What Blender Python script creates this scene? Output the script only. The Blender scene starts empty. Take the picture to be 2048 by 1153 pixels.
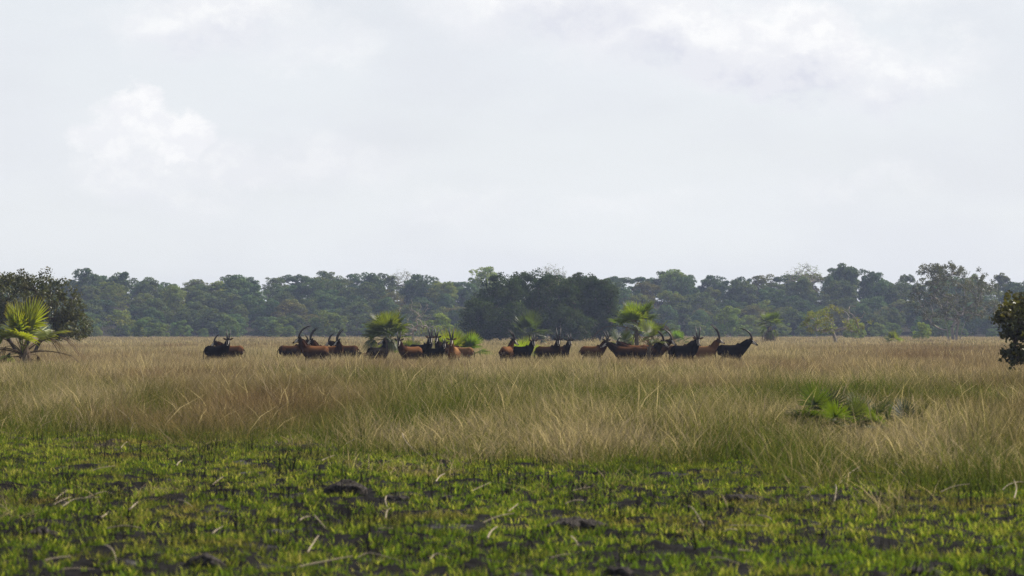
import bpy, bmesh, math, random
import numpy as np
from mathutils import Vector, Matrix
R = math.radians
D = bpy.data
SC = bpy.context.scene
COL = SC.collection

# ------------------------------------------------------------------ camera
F, CX, HY, EYE = 6000.0, 1024.0, 662.0, 2.3        # focal length in photo pixels, horizon row, eye height
cam = D.cameras.new('camera'); camo = D.objects.new('camera', cam); COL.objects.link(camo)
cam.sensor_width = 36.0; cam.lens = F / 2048 * 36.0
cam.clip_start = 0.5; cam.clip_end = 9000
camo.location = (0, 0, EYE)
camo.rotation_euler = (R(90) + math.atan((HY - 576.5) / F), 0, 0)
cam.dof.use_dof = True; cam.dof.focus_distance = 178; cam.dof.aperture_fstop = 3.2
SC.camera = camo

# ------------------------------------------------------------------ sun, sky, exposure
SUN_EL, SUN_AZ = 43.0, 58.0                         # azimuth from +Y (view direction) towards +X
sd = Vector((math.cos(R(SUN_EL)) * math.sin(R(SUN_AZ)), math.cos(R(SUN_EL)) * math.cos(R(SUN_AZ)), math.sin(R(SUN_EL))))
sun = D.lights.new('sun', 'SUN'); suno = D.objects.new('sun', sun); COL.objects.link(suno)
sun.energy = 5.0; sun.angle = R(0.55); sun.color = (1.0, 0.93, 0.82)
suno.rotation_euler = (-sd).to_track_quat('-Z', 'Y').to_euler()
SC.view_settings.view_transform = 'Standard'; SC.view_settings.look = 'None'
SC.view_settings.exposure = 0.62; SC.view_settings.gamma = 1.0
SC.view_settings.use_curve_mapping = False
SC.render.engine = 'CYCLES'
SC.cycles.use_denoising = True
SC.cycles.denoising_prefilter = 'NONE'; SC.cycles.denoising_input_passes = 'RGB_ALBEDO_NORMAL'
SC.cycles.max_bounces = 8; SC.cycles.transparent_max_bounces = 8
SC.cycles.diffuse_bounces = 3; SC.cycles.transmission_bounces = 4; SC.cycles.volume_bounces = 0
SC.cycles.caustics_reflective = False; SC.cycles.caustics_refractive = False


class NT:
    """small helper to chain shader nodes"""
    def __init__(s, tree): s.t = tree; s.n = tree.nodes; s.l = tree.links
    def node(s, kind, **kw):
        n = s.n.new(kind)
        for k, v in kw.items(): setattr(n, k, v)
        return n
    def put(s, sock, v):
        if isinstance(v, bpy.types.NodeSocket): s.l.new(v, sock)
        elif v is not None: sock.default_value = v
    def m(s, op, a, b=None, c=None, clamp=False):
        n = s.node('ShaderNodeMath', operation=op, use_clamp=clamp)
        for i, v in enumerate((a, b, c)):
            if v is not None: s.put(n.inputs[i], v)
        return n.outputs[0]
    def vm(s, op, a, b=None):
        n = s.node('ShaderNodeVectorMath', operation=op)
        s.put(n.inputs[0], a)
        if b is not None: s.put(n.inputs[1], b)
        return n.outputs[0]
    def ss(s, v, lo, hi):
        n = s.node('ShaderNodeMapRange', interpolation_type='SMOOTHSTEP')
        s.put(n.inputs[0], v); n.inputs[1].default_value = lo; n.inputs[2].default_value = hi
        return n.outputs[0]
    def mix(s, f, a, b, mode='MIX'):
        n = s.node('ShaderNodeMix', data_type='RGBA', blend_type=mode)
        s.put(n.inputs[0], f); s.put(n.inputs[6], a if not isinstance(a, tuple) else (*a, 1)[:4])
        s.put(n.inputs[7], b if not isinstance(b, tuple) else (*b, 1)[:4])
        return n.outputs[2]
    def noise(s, vec, scale, detail=3, rough=0.5, out=0):
        n = s.node('ShaderNodeTexNoise'); s.put(n.inputs['Vector'], vec)
        n.inputs['Scale'].default_value = scale; n.inputs['Detail'].default_value = detail
        n.inputs['Roughness'].default_value = rough
        return n.outputs[out]


world = D.worlds.new('World'); SC.world = world; world.use_nodes = True
def build_world():
    N = NT(world.node_tree); N.n.clear()
    sky = N.node('ShaderNodeTexSky', sky_type='NISHITA')
    sky.sun_disc = False; sky.sun_elevation = R(SUN_EL); sky.sun_rotation = R(SUN_AZ)
    sky.air_density = 1.0; sky.dust_density = 2.5; sky.ozone_density = 1.0; sky.altitude = 20
    base = N.mix(1.0, sky.outputs[0], (0.105, 0.105, 0.105), 'MULTIPLY')
    d = N.vm('NORMALIZE', N.node('ShaderNodeTexCoord').outputs['Generated'])
    sp = N.node('ShaderNodeSeparateXYZ'); N.put(sp.inputs[0], d)
    x, y, z = sp.outputs
    el = N.m('ARCSINE', z)
    # thin high veil: thick along the low sky, thinner overhead
    veil_n = N.noise(N.vm('MULTIPLY', d, (3.0, 3.0, 14.0)), 1.6, 4, 0.55)
    veil = N.m('SUBTRACT', 1.0, N.m('MULTIPLY', N.ss(el, 0.10, 0.50), 0.9))
    veil = N.m('MULTIPLY', veil, N.m('ADD', 0.86, N.m('MULTIPLY', veil_n, 0.2)), clamp=True)
    lowc = N.mix(N.ss(el, -0.01, 0.11), (0.875, 0.90, 0.905), (0.825, 0.86, 0.90))
    mot = N.noise(N.vm('MULTIPLY', d, (1, 1, 2.6)), 11.0, 4, 0.5)
    lowc = N.mix(N.m('MULTIPLY', N.ss(mot, 0.42, 0.66), 0.35), lowc, (0.745, 0.76, 0.825))
    col = N.mix(veil, base, lowc)
    # cumulus: the ones in view as rough-edged heaps, the rest of the sky from the same noise
    px = N.m('MULTIPLY_ADD', N.m('ARCTAN2', x, y), F, CX)
    py = N.m('MULTIPLY_ADD', el, -F, HY)
    warp = N.vm('SUBTRACT', N.noise(N.vm('MULTIPLY', d, (1, 1, 1.5)), 34.0, 7, 0.62, out=1), (0.5, 0.5, 0.5))
    ws = N.node('ShaderNodeSeparateXYZ'); N.put(ws.inputs[0], warp)
    puff = N.noise(N.vm('MULTIPLY', d, (1, 1, 1.4)), 95.0, 6, 0.6)
    pxw = N.m('MULTIPLY_ADD', ws.outputs[0], 330.0, px)
    pyw = N.m('MULTIPLY_ADD', ws.outputs[1], 230.0, py)
    def heap(cx, cy, rx, ry, soft, dx=0, dy=0):
        a = N.m('DIVIDE', N.m('SUBTRACT', pxw, cx + dx), rx)
        b = N.m('DIVIDE', N.m('SUBTRACT', pyw, cy + dy), ry)
        r = N.m('SQRT', N.m('ADD', N.m('MULTIPLY', a, a), N.m('MULTIPLY', b, b)))
        r = N.m('ADD', r, N.m('MULTIPLY', N.m('SUBTRACT', puff, 0.5), 0.55))
        return N.m('SUBTRACT', 1.0, N.ss(r, 1.0 - soft, 1.0 + soft * 0.35))
    HE = [(300, 235, 75, 62, 0.3, 0.95), (345, 290, 85, 66, 0.35, 0.95), (235, 290, 85, 66, 0.5, 0.75), (280, 370, 165, 62, 0.7, 0.55), (455, 345, 150, 62, 0.8, 0.5),
          (430, 40, 260, 95, 0.6, 0.8), (620, 110, 150, 60, 0.8, 0.5), (1090, -10, 260, 105, 0.55, 0.9), (1330, 60, 260, 110, 0.5, 0.95), (1540, 110, 230, 105, 0.4, 1.0), (1770, 150, 200, 85, 0.65, 0.8),
          (1850, -40, 260, 90, 0.7, 0.7), (640, 330, 210, 60, 0.9, 0.45), (890, 430, 150, 42, 0.9, 0.35), (1250, 410, 150, 38, 0.9, 0.3), (1690, 380, 170, 38, 0.9, 0.3)]
    tot = None; low = None
    for i, (cx, cy, rx, ry, so, am) in enumerate(HE):
        h = N.m('MULTIPLY', heap(cx, cy, rx, ry, so), am)
        tot = h if tot is None else N.m('MAXIMUM', tot, h)
        if i in (3, 5, 7, 8, 9, 10):
            g = N.m('MULTIPLY', heap(cx, cy, rx * 0.9, ry * 0.62, 0.8, 30, ry * 0.62), am)
            low = g if low is None else N.m('MAXIMUM', low, g)
    gen = N.noise(N.vm('MULTIPLY', d, (1, 1, 2.2)), 5.5, 7, 0.6)
    genf = N.m('MULTIPLY', N.ss(gen, 0.56, 0.72), N.m('MULTIPLY', N.ss(el, 0.1, 0.2), 0.7))
    tot = N.m('MAXIMUM', tot, genf)
    tot = N.m('MULTIPLY', tot, N.ss(el, 0.01, 0.05))
    ccol = N.mix(N.m('MULTIPLY', low, 0.9), (0.99, 0.99, 0.995), (0.70, 0.72, 0.81))
    ccol = N.mix(N.m('MULTIPLY', N.ss(puff, 0.6, 0.4), 0.7), ccol, (0.86, 0.87, 0.91))
    col = N.mix(N.m('MULTIPLY', tot, 0.95), col, ccol)
    bg = N.node('ShaderNodeBackground'); N.put(bg.inputs[0], col); bg.inputs[1].default_value = 0.665
    out = N.node('ShaderNodeOutputWorld'); N.l.new(bg.outputs[0], out.inputs[0])
build_world()

# ------------------------------------------------------------------ helpers
def at(px, Z, h=0.0):
    return Vector(((px - CX) / F * Z, Z, h))
def gz(py):                                            # distance at which flat ground shows at photo row py
    return F * EYE / (py - HY)

def tag(o, label=None, cat=None, group=None, kind=None):
    if label: o['label'] = label
    if cat: o['category'] = cat
    if group: o['group'] = group
    if kind: o['kind'] = kind
    return o
def link(name, data, parent=None, loc=None):
    o = D.objects.new(name, data); COL.objects.link(o)
    if parent is not None: o.parent = parent
    if loc is not None: o.location = loc
    return o
def root(name, loc, rz=0.0, s=1.0):
    e = link(name, None, None, loc); e.rotation_euler = (0, 0, rz); e.scale = (s, s, s); e.empty_display_size = 0.3
    return e
def mesh_np(name, V, Q=None, T=None, mat=None, smooth=False, attrs=None):
    me = D.meshes.new(name)
    V = np.asarray(V, np.float32).reshape(-1, 3)
    nq = 0 if Q is None else len(Q); nt = 0 if T is None else len(T)
    me.vertices.add(len(V)); me.vertices.foreach_set('co', V.ravel())
    lv = []; 
    if nq: lv.append(np.asarray(Q, np.int32).ravel())
    if nt: lv.append(np.asarray(T, np.int32).ravel())
    lv = np.concatenate(lv)
    me.loops.add(len(lv)); me.loops.foreach_set('vertex_index', lv)
    me.polygons.add(nq + nt)
    st = np.concatenate([np.arange(nq) * 4, nq * 4 + np.arange(nt) * 3]).astype(np.int32)
    me.polygons.foreach_set('loop_start', st)
    me.polygons.foreach_set('use_smooth', np.full(nq + nt, bool(smooth)))
    for k, a in (attrs or {}).items():
        a = np.asarray(a, np.float32)
        if a.ndim == 1:
            at_ = me.attributes.new(k, 'FLOAT', 'POINT'); at_.data.foreach_set('value', a)
        else:
            at_ = me.attributes.new(k, 'FLOAT_COLOR', 'POINT')
            at_.data.foreach_set('color', np.concatenate([a, np.ones((len(a), 1), np.float32)], 1).ravel())
    if mat: me.materials.append(mat)
    me.update(calc_edges=True); me.validate()
    return me

def vnoise(x, y, seed=0):
    xi = np.floor(x).astype(np.int64); yi = np.floor(y).astype(np.int64)
    fx = x - xi; fy = y - yi
    fx = fx * fx * (3 - 2 * fx); fy = fy * fy * (3 - 2 * fy)
    def h(a, b):
        n = (a * 374761393 + b * 668265263 + seed * 1442695041) & 0xffffffff
        n = ((n ^ (n >> 13)) * 1274126177) & 0xffffffff
        return ((n ^ (n >> 16)) & 0xffff) / 65535.0
    return (h(xi, yi) * (1 - fx) + h(xi + 1, yi) * fx) * (1 - fy) + (h(xi, yi + 1) * (1 - fx) + h(xi + 1, yi + 1) * fx) * fy
def fbm(x, y, seed=0, oct=4):
    s = 0; a = 0.5; t = 0
    for i in range(oct):
        s = s + a * vnoise(x * 2 ** i, y * 2 ** i, seed + i * 17); t += a; a *= 0.5
    return s / t
def smooth(v, lo, hi):
    t = np.clip((v - lo) / (hi - lo), 0, 1); return t * t * (3 - 2 * t)
def unit(a):
    return a / np.maximum(np.linalg.norm(a, axis=-1, keepdims=True), 1e-9)

# ------------------------------------------------------------------ materials
def new_mat(name):
    m = D.materials.new(name); m.use_nodes = True
    N = NT(m.node_tree); N.n.clear()
    out = N.node('ShaderNodeOutputMaterial')
    return m, N, out
def attr(N, name, kind='GEOMETRY', out='Color'):
    a = N.node('ShaderNodeAttribute', attribute_name=name, attribute_type=kind); return a.outputs[out]

def leaf_mat(name, col, trans=0.35, gloss=0.0, tcol=None, rough=0.4):
    """foliage: leaf colour varied per leaf (attribute) and per plant (object colour)"""
    m, N, out = new_mat(name)
    oi = N.node('ShaderNodeObjectInfo')
    c = N.mix(1.0, col, attr(N, 'tint'), 'MULTIPLY')
    c = N.mix(1.0, c, oi.outputs['Color'], 'MULTIPLY')
    df = N.node('ShaderNodeBsdfDiffuse'); N.put(df.inputs[0], c)
    tl = N.node('ShaderNodeBsdfTranslucent')
    N.put(tl.inputs[0], N.mix(1.0, c, tcol or (1.25, 1.25, 0.7), 'MULTIPLY'))
    ms = N.node('ShaderNodeMixShader'); ms.inputs[0].default_value = trans
    N.l.new(df.outputs[0], ms.inputs[1]); N.l.new(tl.outputs[0], ms.inputs[2])
    sh = ms.outputs[0]
    if gloss:
        gl = N.node('ShaderNodeBsdfGlossy'); gl.inputs['Roughness'].default_value = rough
        m2 = N.node('ShaderNodeMixShader'); m2.inputs[0].default_value = gloss
        N.l.new(sh, m2.inputs[1]); N.l.new(gl.outputs[0], m2.inputs[2]); sh = m2.outputs[0]
    N.l.new(sh, out.inputs[0])
    return m

def bark_mat(name, a, b):
    m, N, out = new_mat(name)
    tc = N.node('ShaderNodeTexCoord').outputs['Object']
    n = N.noise(N.vm('MULTIPLY', tc, (9, 9, 2)), 2.0, 5, 0.6)
    c = N.mix(N.ss(n, 0.35, 0.65), a, b)
    p = N.node('ShaderNodeBsdfPrincipled'); N.put(p.inputs['Base Color'], c)
    p.inputs['Roughness'].default_value = 0.9; p.inputs['Specular IOR Level'].default_value = 0.05
    bp = N.node('ShaderNodeBump'); bp.inputs['Strength'].default_value = 0.5; bp.inputs['Distance'].default_value = 0.03
    N.put(bp.inputs['Height'], n); N.l.new(bp.outputs[0], p.inputs['Normal'])
    N.l.new(p.outputs[0], out.inputs[0])
    return m

def grass_mat(name, green, mid, dry, red, trans=0.4):
    """blade colour: dryness of the patch (instance attribute) + height on the blade + blade's own random"""
    m, N, out = new_mat(name)
    h = attr(N, 'h', out='Fac'); r = attr(N, 'r', out='Fac')
    dr = attr(N, 'dry', 'INSTANCER', 'Fac'); rd = attr(N, 'red', 'INSTANCER', 'Fac')
    f = N.m('ADD', dr, N.m('ADD', N.m('MULTIPLY', N.m('SUBTRACT', h, 0.45), 0.65), N.m('MULTIPLY', N.m('SUBTRACT', r, 0.5), 0.75)))
    c = N.mix(N.ss(f, 0.15, 0.5), green, mid)
    c = N.mix(N.ss(f, 0.45, 0.85), c, dry)
    c = N.mix(N.m('MULTIPLY', rd, N.ss(h, 0.1, 0.6)), c, red)
    own = N.m('MULTIPLY_ADD', N.m('FRACT', N.m('MULTIPLY', r, 7.31)), 0.95, 0.5)      # every blade its own lightness
    vs = N.node('ShaderNodeVectorMath', operation='SCALE'); N.put(vs.inputs[0], c); N.put(vs.inputs['Scale'], own); c = vs.outputs[0]
    df = N.node('ShaderNodeBsdfDiffuse'); N.put(df.inputs[0], c)
    tl = N.node('ShaderNodeBsdfTranslucent'); N.put(tl.inputs[0], N.mix(1.0, c, (1.15, 1.15, 0.8), 'MULTIPLY'))
    ms = N.node('ShaderNodeMixShader'); ms.inputs[0].default_value = trans
    N.l.new(df.outputs[0], ms.inputs[1]); N.l.new(tl.outputs[0], ms.inputs[2])
    N.l.new(ms.outputs[0], out.inputs[0])
    return m

def plain_mat(name, a, b, scale, rough=0.95, bump=0.0):
    m, N, out = new_mat(name)
    tc = N.node('ShaderNodeTexCoord').outputs['Object']
    n = N.noise(tc, scale, 5, 0.6)
    p = N.node('ShaderNodeBsdfPrincipled'); N.put(p.inputs['Base Color'], N.mix(N.ss(n, 0.35, 0.65), a, b))
    p.inputs['Roughness'].default_value = rough; p.inputs['Specular IOR Level'].default_value = 0.05 if rough > .8 else 0.3
    if bump:
        bp = N.node('ShaderNodeBump'); bp.inputs['Strength'].default_value = 0.8; bp.inputs['Distance'].default_value = bump
        N.put(bp.inputs['Height'], n); N.l.new(bp.outputs[0], p.inputs['Normal'])
    N.l.new(p.outputs[0], out.inputs[0])
    return m

M_FOREST = leaf_mat('forest_leaf', (0.105, 0.135, 0.050), 0.24)
M_CLUMP = leaf_mat('evergreen_leaf', (0.050, 0.074, 0.028), 0.27)
M_BROAD = leaf_mat('broad_leaf', (0.072, 0.076, 0.024), 0.34, gloss=0.03, rough=0.38)
M_OPEN = leaf_mat('sparse_leaf', (0.086, 0.092, 0.042), 0.36, gloss=0.03)
M_YOUNG = leaf_mat('young_leaf', (0.20, 0.215, 0.07), 0.42)
M_FROND = leaf_mat('palm_leaf', (0.082, 0.112, 0.022), 0.52, gloss=0.04, tcol=(1.75, 1.75, 0.45), rough=0.52)
M_FRONDDEAD = leaf_mat('dead_palm_leaf', (0.105, 0.078, 0.055), 0.2)
M_BARK = bark_mat('grey_bark', (0.10, 0.085, 0.07), (0.19, 0.165, 0.135))
M_BARKD = bark_mat('dark_bark', (0.045, 0.036, 0.030), (0.10, 0.08, 0.06))
M_BARKP = bark_mat('pale_bark', (0.23, 0.20, 0.17), (0.38, 0.345, 0.30))
M_PALMT = bark_mat('palm_trunk', (0.06, 0.05, 0.04), (0.16, 0.13, 0.10))
M_GRASS = grass_mat('tall_grass', (0.066, 0.092, 0.015), (0.152, 0.142, 0.043), (0.345, 0.280, 0.182), (0.155, 0.098, 0.064), 0.45)
M_GREEN = grass_mat('green_regrowth', (0.082, 0.132, 0.016), (0.215, 0.238, 0.032), (0.28, 0.24, 0.09), (0.16, 0.10, 0.05), 0.58)
M_CHAR = plain_mat('charred_stem', (0.012, 0.011, 0.010), (0.035, 0.03, 0.026), 30)
M_STRAW = plain_mat('straw', (0.25, 0.20, 0.13), (0.37, 0.30, 0.205), 14, 0.7)
M_CLOD = plain_mat('burnt_earth', (0.014, 0.012, 0.011), (0.075, 0.066, 0.060), 22, 0.95, 0.05)

def ground_mat():
    m, N, out = new_mat('savanna_soil')
    g = N.node('ShaderNodeNewGeometry').outputs['Position']
    sp = N.node('ShaderNodeSeparateXYZ'); N.put(sp.inputs[0], g)
    n1 = N.noise(g, 0.9, 6, 0.65); n2 = N.noise(g, 7.0, 5, 0.6); n3 = N.noise(g, 0.25, 4, 0.55)
    burnt = N.mix(N.ss(n2, 0.35, 0.7), (0.005, 0.0047, 0.0045), (0.017, 0.0155, 0.0145))
    ash = N.mix(N.ss(n2, 0.3, 0.7), (0.04, 0.039, 0.039), (0.12, 0.116, 0.118))
    burnt = N.mix(N.m('MULTIPLY', N.ss(n1, 0.58, 0.70), 0.7), burnt, ash)
    litter = N.mix(N.ss(n3, 0.35, 0.65), (0.075, 0.065, 0.03), (0.16, 0.125, 0.07))
    c = N.mix(N.ss(sp.outputs[1], 56, 72), burnt, litter)
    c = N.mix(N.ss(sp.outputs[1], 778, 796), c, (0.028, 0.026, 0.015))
    p = N.node('ShaderNodeBsdfPrincipled'); N.put(p.inputs['Base Color'], c); p.inputs['Roughness'].default_value = 0.95; p.inputs['Specular IOR Level'].default_value = 0.03
    bp = N.node('ShaderNodeBump'); bp.inputs['Strength'].default_value = 0.9; bp.inputs['Distance'].default_value = 0.05
    N.put(bp.inputs['Height'], n2); N.l.new(bp.outputs[0], p.inputs['Normal'])
    N.l.new(p.outputs[0], out.inputs[0])
    return m

# ------------------------------------------------------------------ ground
HILL0, HILL1, HILLH = 800.0, 935.0, 11.5
def hill(x, y):
    t = smooth(np.asarray(y, float), HILL0, HILL1)
    return t * HILLH
def ground_h(x, y):
    x = np.asarray(x, float); y = np.asarray(y, float)
    near = 1 - smooth(y, 60, 80)
    b = (fbm(x * 0.9, y * 0.45, 3, 3) - 0.5) * 0.16 + (np.maximum(fbm(x * 2.6, y * 1.6, 9, 3) - 0.52, 0)) * 0.24
    return near * b + hill(x, y)
def build_ground():
    xs = np.unique(np.concatenate([np.linspace(-1200, -200, 29), np.linspace(-200, -16, 40), np.linspace(-16, 16, 260), np.linspace(16, 200, 40), np.linspace(200, 1200, 29)]))
    ys = np.unique(np.concatenate([np.linspace(-300, 20, 20), np.linspace(20, 82, 400), np.linspace(82, 300, 40), np.linspace(300, 1100, 60), np.linspace(1100, 1800, 12)]))
    X, Y = np.meshgrid(xs, ys)
    V = np.stack([X, Y, ground_h(X, Y)], -1).reshape(-1, 3)
    nx, ny = len(xs), len(ys)
    i = (np.arange(ny - 1)[:, None] * nx + np.arange(nx - 1)[None]).ravel()
    Q = np.stack([i, i + 1, i + nx + 1, i + nx], 1)
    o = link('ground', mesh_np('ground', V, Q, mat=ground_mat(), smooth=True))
    tag(o, 'flat burnt and grassy savanna ground rising under the far forest', None, None, 'structure')
build_ground()

# ------------------------------------------------------------------ tree building
def tubes(P0, P1, r0, r1, sides=5):
    """a tapered prism for every segment"""
    P0 = np.asarray(P0, float); P1 = np.asarray(P1, float)
    d = unit(P1 - P0)
    ref = np.where(np.abs(d[:, 2:3]) > 0.9, np.array([[1.0, 0, 0]]), np.array([[0, 0, 1.0]]))
    u = unit(np.cross(d, ref)); v = np.cross(d, u)
    a = np.arange(sides) * 2 * np.pi / sides
    ring = np.cos(a)[None, :, None] * u[:, None, :] + np.sin(a)[None, :, None] * v[:, None, :]
    A = P0[:, None, :] + ring * np.asarray(r0)[:, None, None]
    B = P1[:, None, :] + ring * np.asarray(r1)[:, None, None]
    n = len(P0)
    V = np.concatenate([A, B], 1).reshape(-1, 3)
    k = np.arange(sides); k2 = (k + 1) % sides
    q = np.stack([k, k2, k2 + sides, k + sides], 1)
    Q = (q[None] + (np.arange(n) * 2 * sides)[:, None, None]).reshape(-1, 4)
    return V, Q

def skeleton(rng, targets, trunk, bend=0.25, sub=3, up=0.15, stems=None):
    """grow limbs from trunk points to crown targets; returns nodes, parents, downstream tip counts"""
    P = []; par = []
    chains = [trunk] + (stems or [])
    for ch in chains:
        for i, t in enumerate(ch):
            P.append(np.array(t, float)); par.append(-1 if i == 0 else len(P) - 2)
    base = np.array(trunk[0], float)
    order = np.argsort(np.linalg.norm(targets - base, axis=1))
    minz = np.array(trunk[-1], float)[2] * 0.45
    tips = []
    for k in order:
        t = targets[k]
        A = np.array(P)
        dv = t - A
        dist = np.linalg.norm(dv, axis=1) + np.maximum(A[:, 2] - t[2], 0) * 0.7
        dist = dist + np.where(A[:, 2] < minz, 1.0 * (minz - A[:, 2]) + 0.4, 0)
        j = int(np.argmin(dist)); q = A[j]; L = np.linalg.norm(t - q)
        last = j
        nrm = rng.normal(size=3) * bend * L * 0.35
        for s in range(1, sub + 1):
            f = s / sub
            w = math.sin(math.pi * f)
            p = q + (t - q) * f + nrm * w + np.array([0, 0, up * L * w])
            if s == sub: p = t
            P.append(p); par.append(last); last = len(P) - 1
        tips.append(last)
    P = np.array(P); par = np.array(par)
    cnt = np.zeros(len(P)); 
    for t in tips: cnt[t] += 1
    for i in range(len(P) - 1, -1, -1):
        if par[i] >= 0: cnt[par[i]] += cnt[i]
    return P, par, np.maximum(cnt, 1), np.array(tips)

def branch_mesh(name, sk, rtip, mat, power=0.46, sides=5, rmax=None):
    P, par, cnt, tips = sk
    r = rtip * cnt ** power
    if rmax: r = np.minimum(r, rmax)
    i = np.where(par >= 0)[0]
    V, Q = tubes(P[par[i]], P[i], np.minimum(r[par[i]], r[i] * 1.5), r[i], sides)
    return mesh_np(name, V, Q, mat=mat, smooth=True)

def leaf_quads(C, Nrm, L, W, rng, curl=0.0):
    """diamond leaves at centres C facing roughly Nrm"""
    n = len(C)
    d = unit(rng.normal(size=(n, 3)) + 1e-6)
    d = unit(d - Nrm * np.sum(d * Nrm, 1, keepdims=True))
    s = np.cross(Nrm, d)
    L = np.broadcast_to(np.asarray(L, float), (n,))[:, None]; W = np.broadcast_to(np.asarray(W, float), (n,))[:, None]
    V = np.stack([C - d * L / 2, C + s * W / 2 + Nrm * curl * W, C + d * L / 2, C - s * W / 2 + Nrm * curl * W], 1).reshape(-1, 3)
    Q = np.arange(n * 4).reshape(-1, 4)
    return V, Q

def lobe_leaves(rng, centres, radii, per, size, flat=0.75, jitter=0.8, inner=0.55, aspect=0.6, upbias=0.25):
    """leaves over the shells of many small lobes, lighter and darker from lobe to lobe"""
    n = len(centres)
    k = np.repeat(np.arange(n), per)
    dirs = unit(rng.normal(size=(len(k), 3)) + np.array([0, 0, upbias]))
    rr = (inner + (1 - inner) * rng.random(len(k)) ** 0.6)[:, None]
    ax = np.array([1, 1, flat])
    C = centres[k] + dirs * rr * radii[k][:, None] * ax
    Nrm = unit(dirs + rng.normal(size=C.shape) * jitter)
    sz = size * (0.6 + 0.8 * rng.random(len(k)))
    V, Q = leaf_quads(C, Nrm, sz, sz * aspect, rng, 0.12)
    lob = 0.82 + 0.36 * rng.random(n)
    hue = rng.normal(size=n) * 0.07
    t = lob[k] * (0.7 + 0.6 * rng.random(len(k)))
    tint = np.stack([t * (1 + hue[k]), t, t * (1 - hue[k] * 0.8)], 1)
    return V, Q, np.repeat(tint, 4, 0)

def dome_targets(rng, n, rx, ry, rz, zc, low=-0.5, shell=0.62, lump=0.25, seed=0):
    """points through a lumpy dome"""
    d = unit(rng.normal(size=(n * 4, 3)))
    d = d[d[:, 2] > low][:n]
    a = np.arctan2(d[:, 1], d[:, 0])
    lumpf = 1 + lump * (np.sin(a * 3 + seed) * 0.5 + np.sin(a * 5 + seed * 2.3 + d[:, 2] * 4) * 0.4 + rng.normal(size=len(d)) * 0.22)
    r = (shell + (1 - shell) * rng.random(len(d)) ** 0.5) * lumpf
    return d * r[:, None] * np.array([rx, ry, rz]) + np.array([0, 0, zc])

def forest_proto(kind, seed):
    """unit forest tree: about 10 m tall; returns (crown mesh, trunk mesh)"""
    rng = np.random.default_rng(seed)
    h = 10.0
    if kind == 'dome':
        T = dome_targets(rng, 64, 3.9, 3.9, 4.7, 4.9, -0.85, 0.6, 0.26, seed); R0 = 0.95 + 0.6 * rng.random(len(T)); per, size = 100, 0.44
    elif kind == 'tall':
        T = dome_targets(rng, 54, 2.8, 2.8, 5.0, 5.0, -0.85, 0.6, 0.3, seed); R0 = 0.85 + 0.5 * rng.random(len(T)); per, size = 100, 0.43
    elif kind == 'flat':
        T = np.concatenate([dome_targets(rng, 34, 4.2, 4.2, 1.6, 8.1, -0.35, 0.5, 0.35, seed), dome_targets(rng, 34, 3.0, 3.0, 3.4, 4.0, -0.9, 0.5, 0.3, seed)]); R0 = 0.8 + 0.5 * rng.random(len(T)); per, size = 95, 0.42
    elif kind == 'airy':
        T = dome_targets(rng, 80, 3.9, 3.9, 4.7, 5.0, -0.8, 0.45, 0.3, seed); R0 = 0.65 + 0.5 * rng.random(len(T)); per, size = 60, 0.36
    elif kind == 'bare':
        T = dome_targets(rng, 190, 3.9, 3.9, 3.9, 6.1, -0.35, 0.3, 0.2, seed); R0 = 0.5 + 0.3 * rng.random(len(T)); per, size = 5, 0.22
    elif kind == 'shrub':
        T = dome_targets(rng, 44, 4.4, 4.4, 4.4, 4.9, -0.8, 0.6, 0.3, seed); R0 = 0.9 + 0.6 * rng.random(len(T)); per, size = 90, 0.5
    trunk = [(0, 0, -0.6), (rng.normal() * 0.15, rng.normal() * 0.15, 1.6), (rng.normal() * 0.3, rng.normal() * 0.3, 3.2)]
    if kind == 'shrub': trunk = [(0, 0, -0.5), (0.1, 0, 0.9)]
    sk = skeleton(rng, T, trunk, 0.3, 3, 0.12)
    thin = {'bare': 0.028, 'airy': 0.03}.get(kind, 0.035)
    tm = branch_mesh('trunk', sk, thin, M_BARKP if kind == 'bare' else M_BARK, 0.5, 4)
    V, Q, tint = lobe_leaves(rng, T, R0, per, size, 0.72, 0.45, 0.62, 0.75, 0.35)
    cm = mesh_np('crown', V, Q, mat=M_FOREST, attrs={'tint': tint})
    return cm, tm

def plant_tree(name, loc, proto, scale, rz, color, label, cat, group):
    e = root(name, loc, rz); e.scale = scale
    for nm, me in (('crown', proto[0]), ('trunk', proto[1])):
        o = link(nm, me, e); o.color = (*color, 1)
    if label in SEEN: label = label.replace('tree', 'tree, the taller one,' if scale[2] > SEEN[label] else 'tree, the shorter one,', 1)
    SEEN[label] = scale[2]
    tag(e, label, cat, group)
    return e
SEEN = {}

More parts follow.
